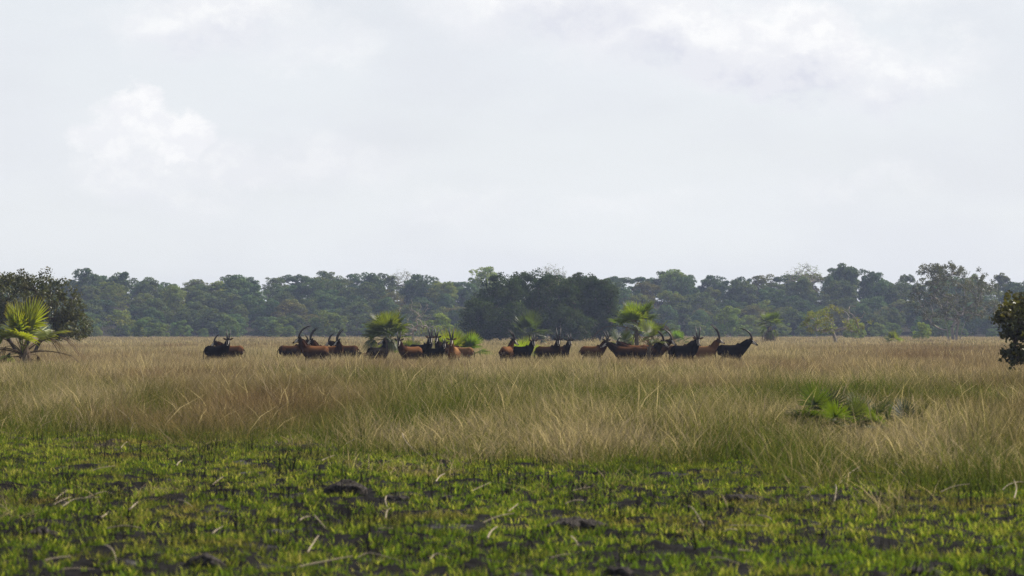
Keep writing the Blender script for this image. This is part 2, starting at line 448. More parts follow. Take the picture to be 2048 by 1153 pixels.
# ------------------------------------------------------------------ far forest
PROTO = {k: [forest_proto(k, 11 * i + s * 7 + 3) for s in range(n)] for i, (k, n) in enumerate((('dome', 4), ('tall', 2), ('flat', 2), ('airy', 2), ('bare', 2), ('shrub', 3)))}
SKY = np.array([(-300, 556), (0, 556), (130, 556), (175, 538), (205, 548), (240, 541), (272, 550), (295, 566), (390, 557), (480, 547), (520, 556), (600, 546), (690, 540), (745, 540), (800, 551),
                (850, 556), (925, 562), (1100, 552), (1230, 547), (1300, 553), (1350, 543), (1420, 550), (1500, 548), (1560, 550), (1650, 545), (1690, 530), (1718, 546), (1740, 541), (1775, 562), (1850, 555), (1950, 550), (2048, 550), (2400, 552)], float)
MARKS = [(40, 'the big bright palm'), (170, 'the dark broadleaf tree'), (300, 'the treeline dip'), (445, 'the lone pair of antelopes'), (550, 'the open grass gap'), (630, 'the two curve-horned antelopes'),
         (710, 'the grazing calves'), (778, 'the shaggy round palm'), (880, 'the rounded yellow bush'), (980, 'the dark clump\'s left end'), (1080, 'the dark tree clump'), (1185, 'the dark clump\'s right end'), (1275, 'the tall fan palm'),
         (1360, 'the distant palm tuft'), (1470, 'the lone black bull'), (1540, 'the dead-skirted palm'), (1670, 'the forked tree'), (1785, 'the low palm tuft'), (1910, 'the tall sparse tree'), (2020, 'the glossy bush')]
def place_word(px):
    i = int(np.argmin([abs(px - m[0]) for m in MARKS])); d = px - MARKS[i][0]
    side = 'above' if abs(d) < 16 else ('left of' if d < 0 else 'right of')
    return side + ' ' + MARKS[i][1]
TINTS = [((1.0, 1.0, 1.0), 'deep green'), ((1.35, 1.2, 0.95), 'olive'), ((0.72, 0.85, 0.95), 'dark green'), ((0.9, 1.08, 1.15), 'grey-green'), ((1.75, 1.6, 0.9), 'yellow-green'), ((1.4, 1.05, 0.9), 'brownish')]
rng = np.random.default_rng(5)
rnd = random.Random(5)
ROWS = [(812, 7.4, 'low in the forest'), (832, 8.0, 'in the lower forest'), (855, 8.4, 'halfway up the forest'), (880, 8.8, 'in the upper forest'), (908, 9.0, 'below the skyline'), (938, 9.3, 'on the forest skyline')]
for ri, (Y, hh, word) in enumerate(ROWS):
    step = 7.6 + 0.25 * ri
    half = 0.1707 * Y + 14
    x = -half + (ri % 2) * step / 2
    while x < half:
        Yj = Y + rng.normal() * 4.5; xj = x + rng.normal() * 1.3
        px = xj / Yj * F + CX
        k = rnd.choices(['dome', 'tall', 'flat', 'airy'], [6, 2.0, 1.2 if ri > 2 else 0.3, 1.4])[0]
        pi = rnd.randrange(len(PROTO[k]))
        tcol, tname = rnd.choices(TINTS, [5, 2.6, 3, 3, 0.9, 0.7])[0]
        H = hh * (0.78 + 0.42 * rng.random())
        zb = float(hill(xj, Yj))
        if ri == 5:
            ty = float(np.interp(px, SKY[:, 0], SKY[:, 1])) + rng.normal() * 2.5
            H = (EYE + (HY - ty) / F * Yj - zb) * (0.98 if rng.random() < 0.7 else 0.85)
        elif ri == 4:
            ty = float(np.interp(px, SKY[:, 0], SKY[:, 1])) + 10 + 9 * rng.random()
            H = min(H, EYE + (HY - ty) / F * Yj - zb)
        s = H / 10.0; w = max(s, 0.82) * (0.9 + 0.5 * rng.random())
        j = 0.9 + 0.2 * rng.random()
        shape = {'dome': 'rounded', 'tall': 'tall narrow', 'flat': 'flat-topped', 'airy': 'thin-leaved'}[k]
        plant_tree('forest_tree', (xj, Yj, zb), PROTO[k][pi], (w, w, s), rng.random() * 6.28, tuple(c * j for c in tcol),
                   f'{shape} {tname} tree {word} {place_word(px)}', 'tree', 'trees of the far forest')
        x += step * (0.85 + 0.3 * rng.random())
# pale front row of small trees along the forest edge
x = -148.0; q = 0
while x < 148:
    Y = 786 + rng.normal() * 6; px = x / Y * F + CX
    H = 3.0 + 3.0 * rng.random() ** 1.3
    pr = PROTO['shrub'][q % 3]; q += 1
    c = rnd.choice([((1.5, 1.55, 1.35), 'pale grey-green'), ((1.25, 1.45, 1.15), 'soft green'), ((1.7, 1.65, 1.1), 'pale olive')])
    s = H / 10
    if rng.random() < 0.86:
        plant_tree('edge_tree', (x, Y, 0), pr, (s * 1.15, s * 1.15, s), rng.random() * 6.28, c[0],
                   f'small {c[1]} tree at the forest foot {place_word(px).replace("above ", "behind ")}', 'tree', 'small trees along the forest edge')
    x += 4.6 + 2.6 * rng.random()
# trees that stand out on the skyline and before the forest: (px, Y, top row, half width px, kind, colour, label)
SPECIAL = [
    (972, 925, 534, 34, 'dome', (2.3, 2.2, 1.2), 'pale yellow-green rounded tree on the skyline beside the dark clump'),
    (1106, 930, 527, 36, 'bare', (1.6, 1.5, 1.2), 'bare pale-twigged tree rising over the dark tree clump'),
    (1610, 925, 523, 42, 'bare', (1.9, 1.8, 1.4), 'wide bare pale-twigged tree on the skyline above the forked tree'),
    (806, 940, 538, 32, 'bare', (1.6, 1.4, 1.1), 'bare pale-twigged tree on the skyline above the shaggy round palm'),
    (1690, 900, 523, 32, 'tall', (0.75, 0.85, 0.8), 'tallest dark tree on the skyline above the half-bare forked tree'),
    (1738, 895, 536, 22, 'tall', (0.7, 0.8, 0.8), 'narrow dark tree beside the tallest skyline tree'),
    (1350, 915, 541, 36, 'dome', (1.6, 1.65, 1.0), 'light green rounded tree on the skyline between palm and bull'),
    (1812, 935, 551, 18, 'flat', (1.0, 1.0, 0.9), 'flat-topped umbrella tree on the skyline beside the sparse tree'),
    (172, 905, 537, 34, 'dome', (0.75, 0.85, 0.85), 'dark domed tree peaking on the skyline beside the broadleaf tree'),
    (243, 905, 539, 36, 'dome', (0.75, 0.85, 0.9), 'dark domed tree on the skyline left of the dip'),
    (878, 650, 626, 36, 'shrub', (2.0, 2.0, 1.2), 'rounded yellow-green bush in the grass beside the shaggy palm'),
    (1460, 740, 611, 36, 'shrub', (1.5, 1.65, 1.05), 'big rounded light green bush behind the lone black bull'),
    (925, 640, 640, 22, 'shrub', (1.6, 1.6, 1.2), 'small pale bush tucked against the dark clump'),
    (1845, 600, 644, 20, 'shrub', (2.3, 2.2, 1.1), 'small yellowish bush in the grass beside the sparse tree'),
    (1708, 640, 634, 26, 'shrub', (1.9, 1.9, 1.2), 'light green bush behind the half-bare forked tree'),
    (1885, 760, 632, 26, 'shrub', (1.1, 1.2, 1.0), 'grey-green bush at the foot of the tall sparse tree'),
    (295, 720, 634, 40, 'shrub', (1.2, 1.3, 1.1), 'dull green bush before the forest left of the lone antelope pair'),
    (655, 740, 620, 42, 'shrub', (1.3, 1.35, 1.1), 'wide grey-green bush before the forest behind the curve-horned antelopes'),
    (560, 745, 632, 34, 'shrub', (1.35, 1.4, 1.15), 'grey-green bush before the forest behind the open grass'),
    (455, 745, 630, 26, 'shrub', (1.3, 1.4, 1.15), 'grey-green bush right behind the lone antelope pair'),
]
for i, (px, Y, top, hw, kind, colr, lab) in enumerate(SPECIAL):
    p = at(px, Y); zb = float(hill(p.x, Y)); H = EYE + (HY - top) / F * Y - zb
    wr = {'dome': 4.6, 'tall': 3.5, 'flat': 5.0, 'bare': 4.4, 'shrub': 5.4}[kind]
    w = hw / F * Y / wr
    tp = {'dome': 10.4, 'tall': 10.5, 'flat': 10.2, 'bare': 10.5, 'shrub': 10.2}[kind]
    plant_tree('forest_tree' if Y > 800 else 'bush', (p.x, Y, zb), PROTO[kind][i % len(PROTO[kind])], (w, w, H / tp), rng.random() * 6.28, colr, lab, 'tree' if Y > 800 else 'bush', None)

# ------------------------------------------------------------------ single trees in the grassland
def make_tree(name, px, Y, T, trunk, rtip, mb, ml, R0, per, size, label, cat='tree', group=None, stems=None, color=(1, 1, 1), power=0.46, flat=0.8, sides=6, keep=None, aspect=0.6, jitter=0.8, seed=1, bend=0.3, up=0.1, rmax=None):
    r = np.random.default_rng(seed)
    p = at(px, Y); e = root(name, (p.x, p.y, 0))
    sk = skeleton(r, T, trunk, bend, 3, up, stems)
    o = link('trunk', branch_mesh('trunk', sk, rtip, mb, power, sides, rmax), e)
    if per:
        C = T if keep is None else T[keep(T)]
        rad = R0 * (0.7 + 0.6 * r.random(len(C)))
        V, Q, tint = lobe_leaves(r, C, rad, per, size, flat, jitter, 0.25, aspect, 0.15)
        c = link('crown', mesh_np('crown', V, Q, mat=ml, attrs={'tint': tint}), e); c.color = (*color, 1)
    tag(e, label, cat, group)
    return e

# dark clump of evergreens, centre
CL = [(1000, 505, 548, 48, 'left-hand tall evergreen of the dark clump with bare twigs below'), (1055, 512, 541, 46, 'second tall evergreen from the clump\'s left end'),
      (1105, 500, 542, 48, 'middle evergreen of the dark clump behind the frontal antelopes'), (1162, 510, 543, 44, 'tall evergreen right of the dark clump\'s middle'),
      (1200, 502, 551, 33, 'rightmost evergreen of the dark clump beside the tall palm'), (957, 498, 598, 34, 'low leafy evergreen at the dark clump\'s left foot'),
      (1140, 494, 612, 48, 'low dark evergreen bush at the foot of the clump'), (1030, 494, 606, 46, 'low twiggy evergreen bush at the clump\'s foot')]
for i, (px, Y, top, hw, lab) in enumerate(CL):
    r = np.random.default_rng(40 + i)
    H = EYE + (HY - top) / F * Y; w = hw / F * Y
    T = dome_targets(r, 190 if H > 8 else 90, w * 1.12, w, H * 0.46, H * 0.51, -0.93, 0.5, 0.10, i)
    T[:, 2] = np.maximum(T[:, 2], 0.8)
    st = [[(r.normal() * .3, r.normal() * .3, -.1), (r.normal() * .9, r.normal() * .9, H * .25), (r.normal() * 1.6, r.normal() * 1.2, H * .45)] for _ in range(2)]
    make_tree('evergreen_tree', px, Y, T, [(0, 0, -.2), (.1, .1, H * .15), (.25, 0, H * .35)], 0.028, M_BARK, M_CLUMP, 0.95, 100, 0.32, lab, 'tree', 'evergreens of the dark clump', st, (1, 1, 1), 0.44, 0.8, 5, seed=90 + i)

# big dark broadleaf tree at the left edge
r = np.random.default_rng(8)
T = np.concatenate([dome_targets(r, 190, 3.9, 3.6, 2.3, 4.5, -0.75, 0.42, 0.16, 2), dome_targets(r, 60, 1.6, 2.0, 1.5, 2.7, -0.8, 0.35, 0.2, 1) + np.array([3.3, 0, 0]), dome_targets(r, 45, 1.6, 1.8, 1.2, 2.8, -0.8, 0.35, 0.2, 1) + np.array([-3.4, 0, 0])])
make_tree('broadleaf_tree', 52, 232, T, [(0, 0, -.1), (.1, .1, .9), (.2, 0, 1.9)], 0.016, M_BARKD, M_BROAD, 0.50, 56, 0.19, 'dark broad-leaved tree behind the big bright palm at the left edge', stems=[[(.3, .2, -.1), (1.0, .3, 1.4), (1.7, .2, 2.2)], [(-.3, 0, -.1), (-1.1, 0, 1.3), (-1.8, .2, 2.3)]], seed=3)
# glossy bush-like tree at the right edge, much nearer
r = np.random.default_rng(9)
T = np.concatenate([dome_targets(r, 120, 2.0, 1.9, 1.15, 2.75, -0.85, 0.35, 0.16, 2), dome_targets(r, 14, 0.9, 0.8, 0.3, 1.45, -0.8, 0.4, 0.2, 1) + np.array([-0.7, 0, 0])])
make_tree('glossy_tree', 2098, 106, T, [(0, 0, -.1), (.05, .05, .7), (0, .1, 1.5)], 0.010, M_BARKD, M_BROAD, 0.34, 36, 0.175, 'glossy dark-leaved tree reaching in at the right edge', seed=4, aspect=0.72, color=(1.0, 0.95, 0.8), jitter=1.0)
# tall sparse tree, right
r = np.random.default_rng(21)
T = np.concatenate([dome_targets(r, 270, 8.6, 7.5, 5.6, 8.4, -0.9, 0.4, 0.15, 3), dome_targets(r, 50, 4.5, 4.5, 2.0, 13.0, 0.0, 0.5, 0.3, 5) + np.array([-2.2, 0, 0])])
make_tree('sparse_tree', 1908, 560, T, [(-.9, 0, -.2), (-1.3, .1, 2.5), (-1.8, .2, 5.2)], 0.026, M_BARKP, M_OPEN, 0.68, 48, 0.29, 'tall sparse tree with several stems and thin twiggy crown', stems=[[(.9, .2, -.2), (1.6, .1, 2.6), (2.6, .4, 5.0)], [(-.1, .5, -.2), (-.3, .4, 3.0), (.2, .2, 6.0)], [(.3, -.4, -.2), (.5, -.6, 2.4), (.7, -.9, 4.0)]], seed=6, power=0.48, up=0.14)
# half-bare forked tree
r = np.random.default_rng(31)
T = dome_targets(r, 85, 4.5, 3.6, 2.1, 3.6, -0.75, 0.45, 0.2, 1); T[:, 2] = np.maximum(T[:, 2], 1.3)
make_tree('forked_tree', 1671, 400, T, [(0, 0, -.1), (.05, 0, .8), (-.15, 0, 1.7)], 0.026, M_BARKP, M_YOUNG, 0.48, 40, 0.24, 'half-bare forked tree with spreading pale branches and few leaves', stems=[[(.05, 0, .8), (-.45, 0, 2.5), (-.3, 0, 3.8)], [(.05, 0, .8), (.5, .1, 1.7)]], seed=7, power=0.52, keep=lambda t: (t[:, 0] < 0.6) | (t[:, 2] < 3.6), rmax=0.3)
# leafless tree behind the shaggy palm
r = np.random.default_rng(33)
T = dome_targets(r, 95, 2.2, 2.0, 2.3, 3.3, -0.6, 0.35, 0.25, 1)
make_tree('leafless_tree', 826, 300, T, [(0, 0, -.1), (.05, 0, 1.0), (-.05, 0, 2.0), (0, 0, 3.2)], 0.014, M_BARKP, M_YOUNG, 0.2, 0, 0.2, 'leafless grey tree with bare twigs beside the shaggy round palm', seed=9, power=0.5)
r = np.random.default_rng(35)
T = dome_targets(r, 70, 2.6, 1.6, 1.5, 1.6, -0.6, 0.35, 0.25, 1)
make_tree('leafless_shrub', 872, 312, T, [(0, 0, -.1), (.05, 0, .5)], 0.012, M_BARK, M_YOUNG, 0.22, 4, 0.16, 'low twiggy grey shrub between the leafless tree and yellow bush', 'shrub', seed=10, power=0.5)

# ------------------------------------------------------------------ palms
def frond_mesh(name, L, Rb, nseg, span, droop, cup, mat, rng, sag=0.0, ragged=0.1, narrow=1.0):
    """fan leaf: stalk along +X from the origin, pleated blade fanned about the stalk's end"""
    V = []; Q = []; T_ = []
    k = 6; pts = []
    for i in range(k + 1):
        f = i / k; pts.append(np.array([L * f, 0, -sag * L * f * f]))
    pts = np.array(pts); rr = np.linspace(0.028, 0.012, k + 1) * (L / 1.2) ** 0.4
    v, q = tubes(pts[:-1], pts[1:], rr[:-1], rr[1:], 4)
    stalk = mesh_np('petiole', v, q, mat=mat, attrs={'tint': np.tile([[1.1, 1.05, 0.9]], (len(v), 1))}); n0 = 0
    hub = pts[-1]; slope = -2 * sag
    da = span / nseg
    fr = np.array([0.02, 0.5, 0.78, 1.0])
    for i in range(nseg):
        a = -span / 2 + da * (i + 0.5)
        ln = Rb * (0.80 + 0.20 * math.cos(a * 0.8)) * (1 - ragged * rng.random())
        dx, dy = math.cos(a), math.sin(a); tx, ty = -dy, dx
        wmid = ln * 0.5 * math.tan(da / 2) * 1.02 * narrow
        ws = np.array([0.012, wmid * 0.97, wmid * 0.6, 0.003])
        dr = droop * (0.7 + 0.6 * rng.random())
        rows = []
        bend = rng.normal() * 0.05
        for f, w in zip(fr, ws):
            d = ln * f
            zz = -dr * ln * f ** 2.2 + cup * abs(math.sin(a)) * d + slope * d * dx
            shr = 1 - min(0.55, dr * 0.35) * f * f
            c = np.array([hub[0] + dx * d * shr + tx * bend * d * f, hub[1] + dy * d * shr + ty * bend * d * f, hub[2] + zz])
            tv = np.array([tx, ty, 0]) * w
            up = np.array([0, 0, 0.45 * w])
            rows += [c - tv, c + up, c + tv]
        V.append(np.array(rows))
        for j in range(3):
            b = n0 + j * 3
            Q.append(np.array([[b, b + 1, b + 4, b + 3], [b + 1, b + 2, b + 5, b + 4]]))
        t = 0.75 + 0.5 * rng.random()
        tt = np.array([[1, 1, 1], [1, 1, 1], [1, 1, 1]] * 4, float) * t
        tt[9:] *= np.array([1.35, 1.0, 0.8])
        T_.append(tt); n0 += 12
    return mesh_np(name, np.concatenate(V), np.concatenate(Q), mat=mat, attrs={'tint': np.concatenate(T_)}), stalk

frng = np.random.default_rng(77)
FR = {
    'up': [frond_mesh('frond', 1.15, 1.25, 24, R(210), 0.06, 0.16, M_FROND, frng, 0.02) for _ in range(3)],
    'mid': [frond_mesh('frond', 1.1, 1.15, 22, R(215), 0.30, 0.18, M_FROND, frng, 0.10) for _ in range(3)],
    'droop': [frond_mesh('frond', 1.1, 0.95, 24, R(190), 0.95, 0.05, M_FROND, frng, 0.22, 0.3) for _ in range(2)],
    'dead': [frond_mesh('frond', 1.1, 0.85, 16, R(120), 1.9, -0.2, M_FRONDDEAD, frng, 0.30, 0.5, 0.7) for _ in range(3)],
    'arch': [frond_mesh('frond', 1.7, 0.75, 14, R(80), 1.6, -0.3, M_FRONDDEAD, frng, 0.42, 0.5, 0.8) for _ in range(2)],
    'stub': [frond_mesh('frond', 0.75, 0.42, 12, R(150), 0.25, 0.3, M_FRONDDEAD, frng, 0.0, 0.4, 0.7) for _ in range(2)],
}
def palm(name, px, Y, trunk_h, s, counts, label, color=(1, 1, 1), seed=0, cat='palm', group=None, elev=None, trunk_r=0.13, spread=1.0, dz=0.0):
    r = random.Random(seed)
    p = at(px, Y); e = root(name, (p.x, p.y, float(ground_h(p.x, p.y)) + dz))
    # ringed trunk with old leaf bases
    k = 9; zz = np.linspace(-0.15, max(trunk_h, 0.15), k)
    P = np.stack([np.sin(zz * 1.3 + seed) * 0.04, np.cos(zz * 1.1 + seed) * 0.04, zz], 1)
    rad = trunk_r * (1.15 - 0.3 * np.linspace(0, 1, k)) * (1 + 0.12 * (np.arange(k) % 2))
    V, Q = tubes(P[:-1], P[1:], rad[:-1], rad[1:], 8)
    nb = int(14 * max(trunk_h, 0.4))
    b0 = []; b1 = []
    for i in range(nb):
        z = max(trunk_h, 0.15) * (0.25 + 0.75 * i / nb); a = i * 2.4
        b0.append((math.cos(a) * trunk_r * .7, math.sin(a) * trunk_r * .7, z)); b1.append((math.cos(a) * (trunk_r + .13), math.sin(a) * (trunk_r + .13), z + .2))
    v2, q2 = tubes(np.array(b0), np.array(b1), np.full(nb, .035), np.full(nb, .014), 4)
    link('trunk', mesh_np('trunk', np.concatenate([V, v2]), np.concatenate([Q, q2 + len(V)]), mat=M_PALMT, smooth=True), e)
    top = Vector((P[-1][0], P[-1][1], max(trunk_h, 0.1)))
    EL = {'up': (52, 88), 'mid': (15, 52), 'droop': (-22, 18), 'dead': (-60, -8), 'stub': (5, 70), 'arch': (18, 46)}
    if elev: EL.update(elev)
    az = r.random() * 6.28
    for kind, n in counts.items():
        for i in range(n):
            az += 2.399 + r.uniform(-.25, .25)
            el = R(r.uniform(*EL[kind])); roll = R(r.uniform(-30, 30)) if kind in ('up', 'mid') else R(r.uniform(-20, 20))
            sc = s * r.uniform(0.85, 1.12)
            fm, sm = r.choice(FR[kind]); o = link('frond', fm, e); st = link('petiole', sm, o)
            o.matrix_local = Matrix.Translation(top - Vector((0, 0, 0.25 * trunk_h * (1 if kind in ('dead',) else 0.1) * r.random()))) @ Matrix.Rotation(az, 4, 'Z') @ Matrix.Rotation(-el, 4, 'Y') @ Matrix.Rotation(roll, 4, 'X') @ Matrix.Diagonal((sc, sc * spread, sc, 1))
            j = r.uniform(0.8, 1.25); g = r.uniform(0.9, 1.12)
            o.color = (color[0] * j * g, color[1] * j, color[2] * j, 1) if kind not in ('dead', 'stub', 'arch') else (j, j, j, 1)
            st.color = o.color
    tag(e, label, cat, group)
    return e

GP = 'fan palms in the grassland'
palm('fan_palm', 46, 166, 1.0, 1.36, {'up': 11, 'mid': 4, 'droop': 1, 'dead': 7, 'arch': 9, 'stub': 6}, 'big bright green fan palm with dead hanging fronds at the left edge', (1.6, 1.42, 0.9), 1, group=GP, elev={'up': (50, 86), 'mid': (34, 52), 'dead': (-10, 30)}, trunk_r=0.2)
palm('fan_palm', 776, 236, 1.55, 1.08, {'up': 13, 'mid': 17, 'droop': 14, 'dead': 18}, 'shaggy round fan palm with grey dead fronds behind the black antelope', (0.85, 0.85, 0.9), 2, group=GP, trunk_r=0.17)
palm('fan_palm', 822, 232, 0.35, 0.62, {'up': 6, 'mid': 6, 'droop': 3}, 'small dull fan palm at the foot of the shaggy palm', (0.85, 0.8, 0.7), 3, group=GP)
palm('fan_palm', 898, 206, 0.25, 0.95, {'up': 9, 'mid': 5}, 'low bright fan palm behind the frontal tan antelope', (1.7, 1.55, 0.8), 4, group=GP)
palm('fan_palm', 936, 210, 0.25, 0.90, {'up': 8, 'mid': 7, 'droop': 2}, 'low green fan palm spreading right of the frontal tan antelope', (1.0, 1.1, 0.8), 5, group=GP)
palm('fan_palm', 1049, 202, 0.15, 0.80, {'up': 7, 'mid': 2}, 'small bright fan palm behind the black-faced antelope', (1.7, 1.6, 0.9), 6, group=GP)
palm('fan_palm', 1079, 199, 0.08, 0.62, {'up': 4, 'mid': 1}, 'tiny bright fan palm sprouting right of the black-faced antelope', (1.7, 1.6, 0.9), 7, group=GP)
palm('fan_palm', 1274, 238, 2.3, 1.25, {'up': 10, 'mid': 4, 'droop': 4, 'dead': 6, 'arch': 4, 'stub': 8}, 'tall fan palm with bright spread crown over the herd', (1.15, 1.2, 0.9), 8, group=GP, elev={'up': (42, 88)}, trunk_r=0.16)
palm('fan_palm', 1312, 226, 1.5, 0.82, {'up': 4, 'mid': 4, 'droop': 3, 'dead': 4, 'stub': 4}, 'mid-height fan palm leaning by the right side of the tall palm', (0.95, 1.0, 0.8), 9, group=GP)
palm('fan_palm', 1243, 232, 0.6, 0.85, {'up': 2, 'mid': 5, 'droop': 8, 'dead': 7}, 'dark drooping fan palm at the left foot of the tall palm', (0.6, 0.65, 0.7), 10, group=GP)
palm('fan_palm', 1299, 163, 1.55, 0.58, {'stub': 14, 'up': 2, 'mid': 1}, 'thin young palm with bare stalks standing before the herd', (0.9, 0.9, 0.8), 11, group=GP, trunk_r=0.075)
palm('fan_palm', 1357, 400, 0.5, 0.92, {'up': 7, 'mid': 8, 'droop': 4}, 'small distant green palm tuft right of the tall palm', (0.9, 1.1, 0.8), 12, group=GP)
palm('fan_palm', 1540, 470, 3.0, 1.15, {'up': 8, 'mid': 10, 'droop': 8, 'dead': 24}, 'distant fan palm with a grey dead skirt before the forest', (0.9, 0.95, 0.8), 13, group=GP, trunk_r=0.22)
palm('fan_palm', 1785, 450, 0.4, 0.9, {'up': 8, 'mid': 9, 'droop': 4}, 'low distant palm tuft between forked tree and sparse tree', (1.3, 1.2, 0.9), 14, group=GP)
palm('fan_palm', 1060, 390, 1.3, 1.5, {'up': 9, 'mid': 10, 'droop': 6, 'dead': 4}, 'dull green fan palm before the dark tree clump', (0.45, 0.5, 0.45), 15, group=GP)
# low palm thicket in the right foreground
GT = 'low palms of the thicket'
for px, py, s, cnt, colr, lab in [
    (1640, 882, 0.49, {'up': 3, 'mid': 4, 'droop': 3, 'dead': 4}, (0.5, 0.52, 0.5), 'low palm with a stiff ribbed fan at the thicket\'s left end'),
    (1680, 886, 0.41, {'up': 2, 'mid': 5, 'droop': 5, 'dead': 3}, (0.62, 0.62, 0.45), 'low green palm second from the left in the thicket'),
    (1722, 881, 0.43, {'up': 3, 'mid': 4, 'droop': 5, 'dead': 3}, (0.7, 0.66, 0.45), 'low glossy palm in the middle of the thicket'),
    (1762, 886, 0.39, {'up': 2, 'mid': 4, 'droop': 5, 'dead': 4}, (0.48, 0.5, 0.4), 'low dark palm right of the thicket\'s middle'),
    (1812, 882, 0.43, {'up': 2, 'mid': 4, 'droop': 5, 'dead': 5}, (0.45, 0.42, 0.32), 'low palm with dark splayed fronds at the thicket\'s right end')]:
    palm('palm_shrub', px, gz(py), 0.06, s, cnt, lab, colr, int(px), 'palm', GT, elev={'up': (48, 80), 'mid': (18, 48)})

# ------------------------------------------------------------------ antelopes
def coat_mat():
    m, N, out = new_mat('antelope_coat')
    n = N.noise(N.node('ShaderNodeTexCoord').outputs['Object'], 14, 4, 0.6)
    c = N.mix(1.0, attr(N, 'tint'), N.mix(n, (0.72, 0.72, 0.72), (1.25, 1.25, 1.25)), 'MULTIPLY')
    p = N.node('ShaderNodeBsdfPrincipled'); N.put(p.inputs['Base Color'], c); p.inputs['Roughness'].default_value = 0.6
    p.inputs['Specular IOR Level'].default_value = 0.004
    N.l.new(p.outputs[0], out.inputs[0]); return m
def horn_mat():
    m, N, out = new_mat('horn')
    w = N.node('ShaderNodeTexWave', wave_type='BANDS', bands_direction='Z'); N.put(w.inputs['Vector'], N.node('ShaderNodeTexCoord').outputs['Object'])
    w.inputs['Scale'].default_value = 12
    p = N.node('ShaderNodeBsdfPrincipled'); N.put(p.inputs['Base Color'], N.mix(w.outputs[1], (0.018, 0.015, 0.013), (0.05, 0.044, 0.04)))
    p.inputs['Roughness'].default_value = 0.5; p.inputs['Specular IOR Level'].default_value = 0.2
    N.l.new(p.outputs[0], out.inputs[0]); return m
M_COAT = coat_mat(); M_HORN = horn_mat()
COATS = {  # sunlit back, shaded lower flank (light painted in), neck and mane, legs
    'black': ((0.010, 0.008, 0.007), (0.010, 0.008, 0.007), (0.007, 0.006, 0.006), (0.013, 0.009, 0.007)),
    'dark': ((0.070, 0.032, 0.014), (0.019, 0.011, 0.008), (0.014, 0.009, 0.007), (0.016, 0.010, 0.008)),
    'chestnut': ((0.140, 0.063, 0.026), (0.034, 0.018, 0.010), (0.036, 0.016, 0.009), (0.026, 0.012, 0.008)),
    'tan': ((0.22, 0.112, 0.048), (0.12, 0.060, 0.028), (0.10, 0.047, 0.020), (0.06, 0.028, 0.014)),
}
def loft(sections, n=12):
    """closed loft; sections: (centre, axis u, axis v, ru, rv)"""
    V = []; F_ = []
    for c, u, v, ru, rv in sections:
        for i in range(n):
            a = 2 * math.pi * i / n
            V.append(Vector(c) + Vector(u) * (ru * math.cos(a)) + Vector(v) * (rv * math.sin(a)))
    m = len(sections)
    for s in range(m - 1):
        for i in range(n):
            j = (i + 1) % n
            F_.append((s * n + i, s * n + j, s * n + n + j, s * n + n + i))
    F_.append(tuple(range(n - 1, -1, -1))); F_.append(tuple((m - 1) * n + i for i in range(n)))
    return V, F_
def path_loft(pts, radii, n=8, flat=1.0):
    secs = []
    pts = [Vector(p) for p in pts]
    for i, p in enumerate(pts):
        d = (pts[min(i + 1, len(pts) - 1)] - pts[max(i - 1, 0)]).normalized()
        u = d.cross(Vector((0, 1, 0)));
        if u.length < 0.1: u = d.cross(Vector((0, 0, 1)))
        u.normalize(); v = d.cross(u)
        secs.append((p, u, v, radii[i], radii[i] * flat))
    d0 = (pts[1] - pts[0]).normalized(); d1 = (pts[-1] - pts[-2]).normalized()
    secs = [(pts[0] - d0 * radii[0] * .6, secs[0][1], secs[0][2], radii[0] * .6, radii[0] * .6 * flat)] + secs + [(pts[-1] + d1 * radii[-1] * .6, secs[-1][1], secs[-1][2], radii[-1] * .55, radii[-1] * .55 * flat)]
    return loft(secs, n)

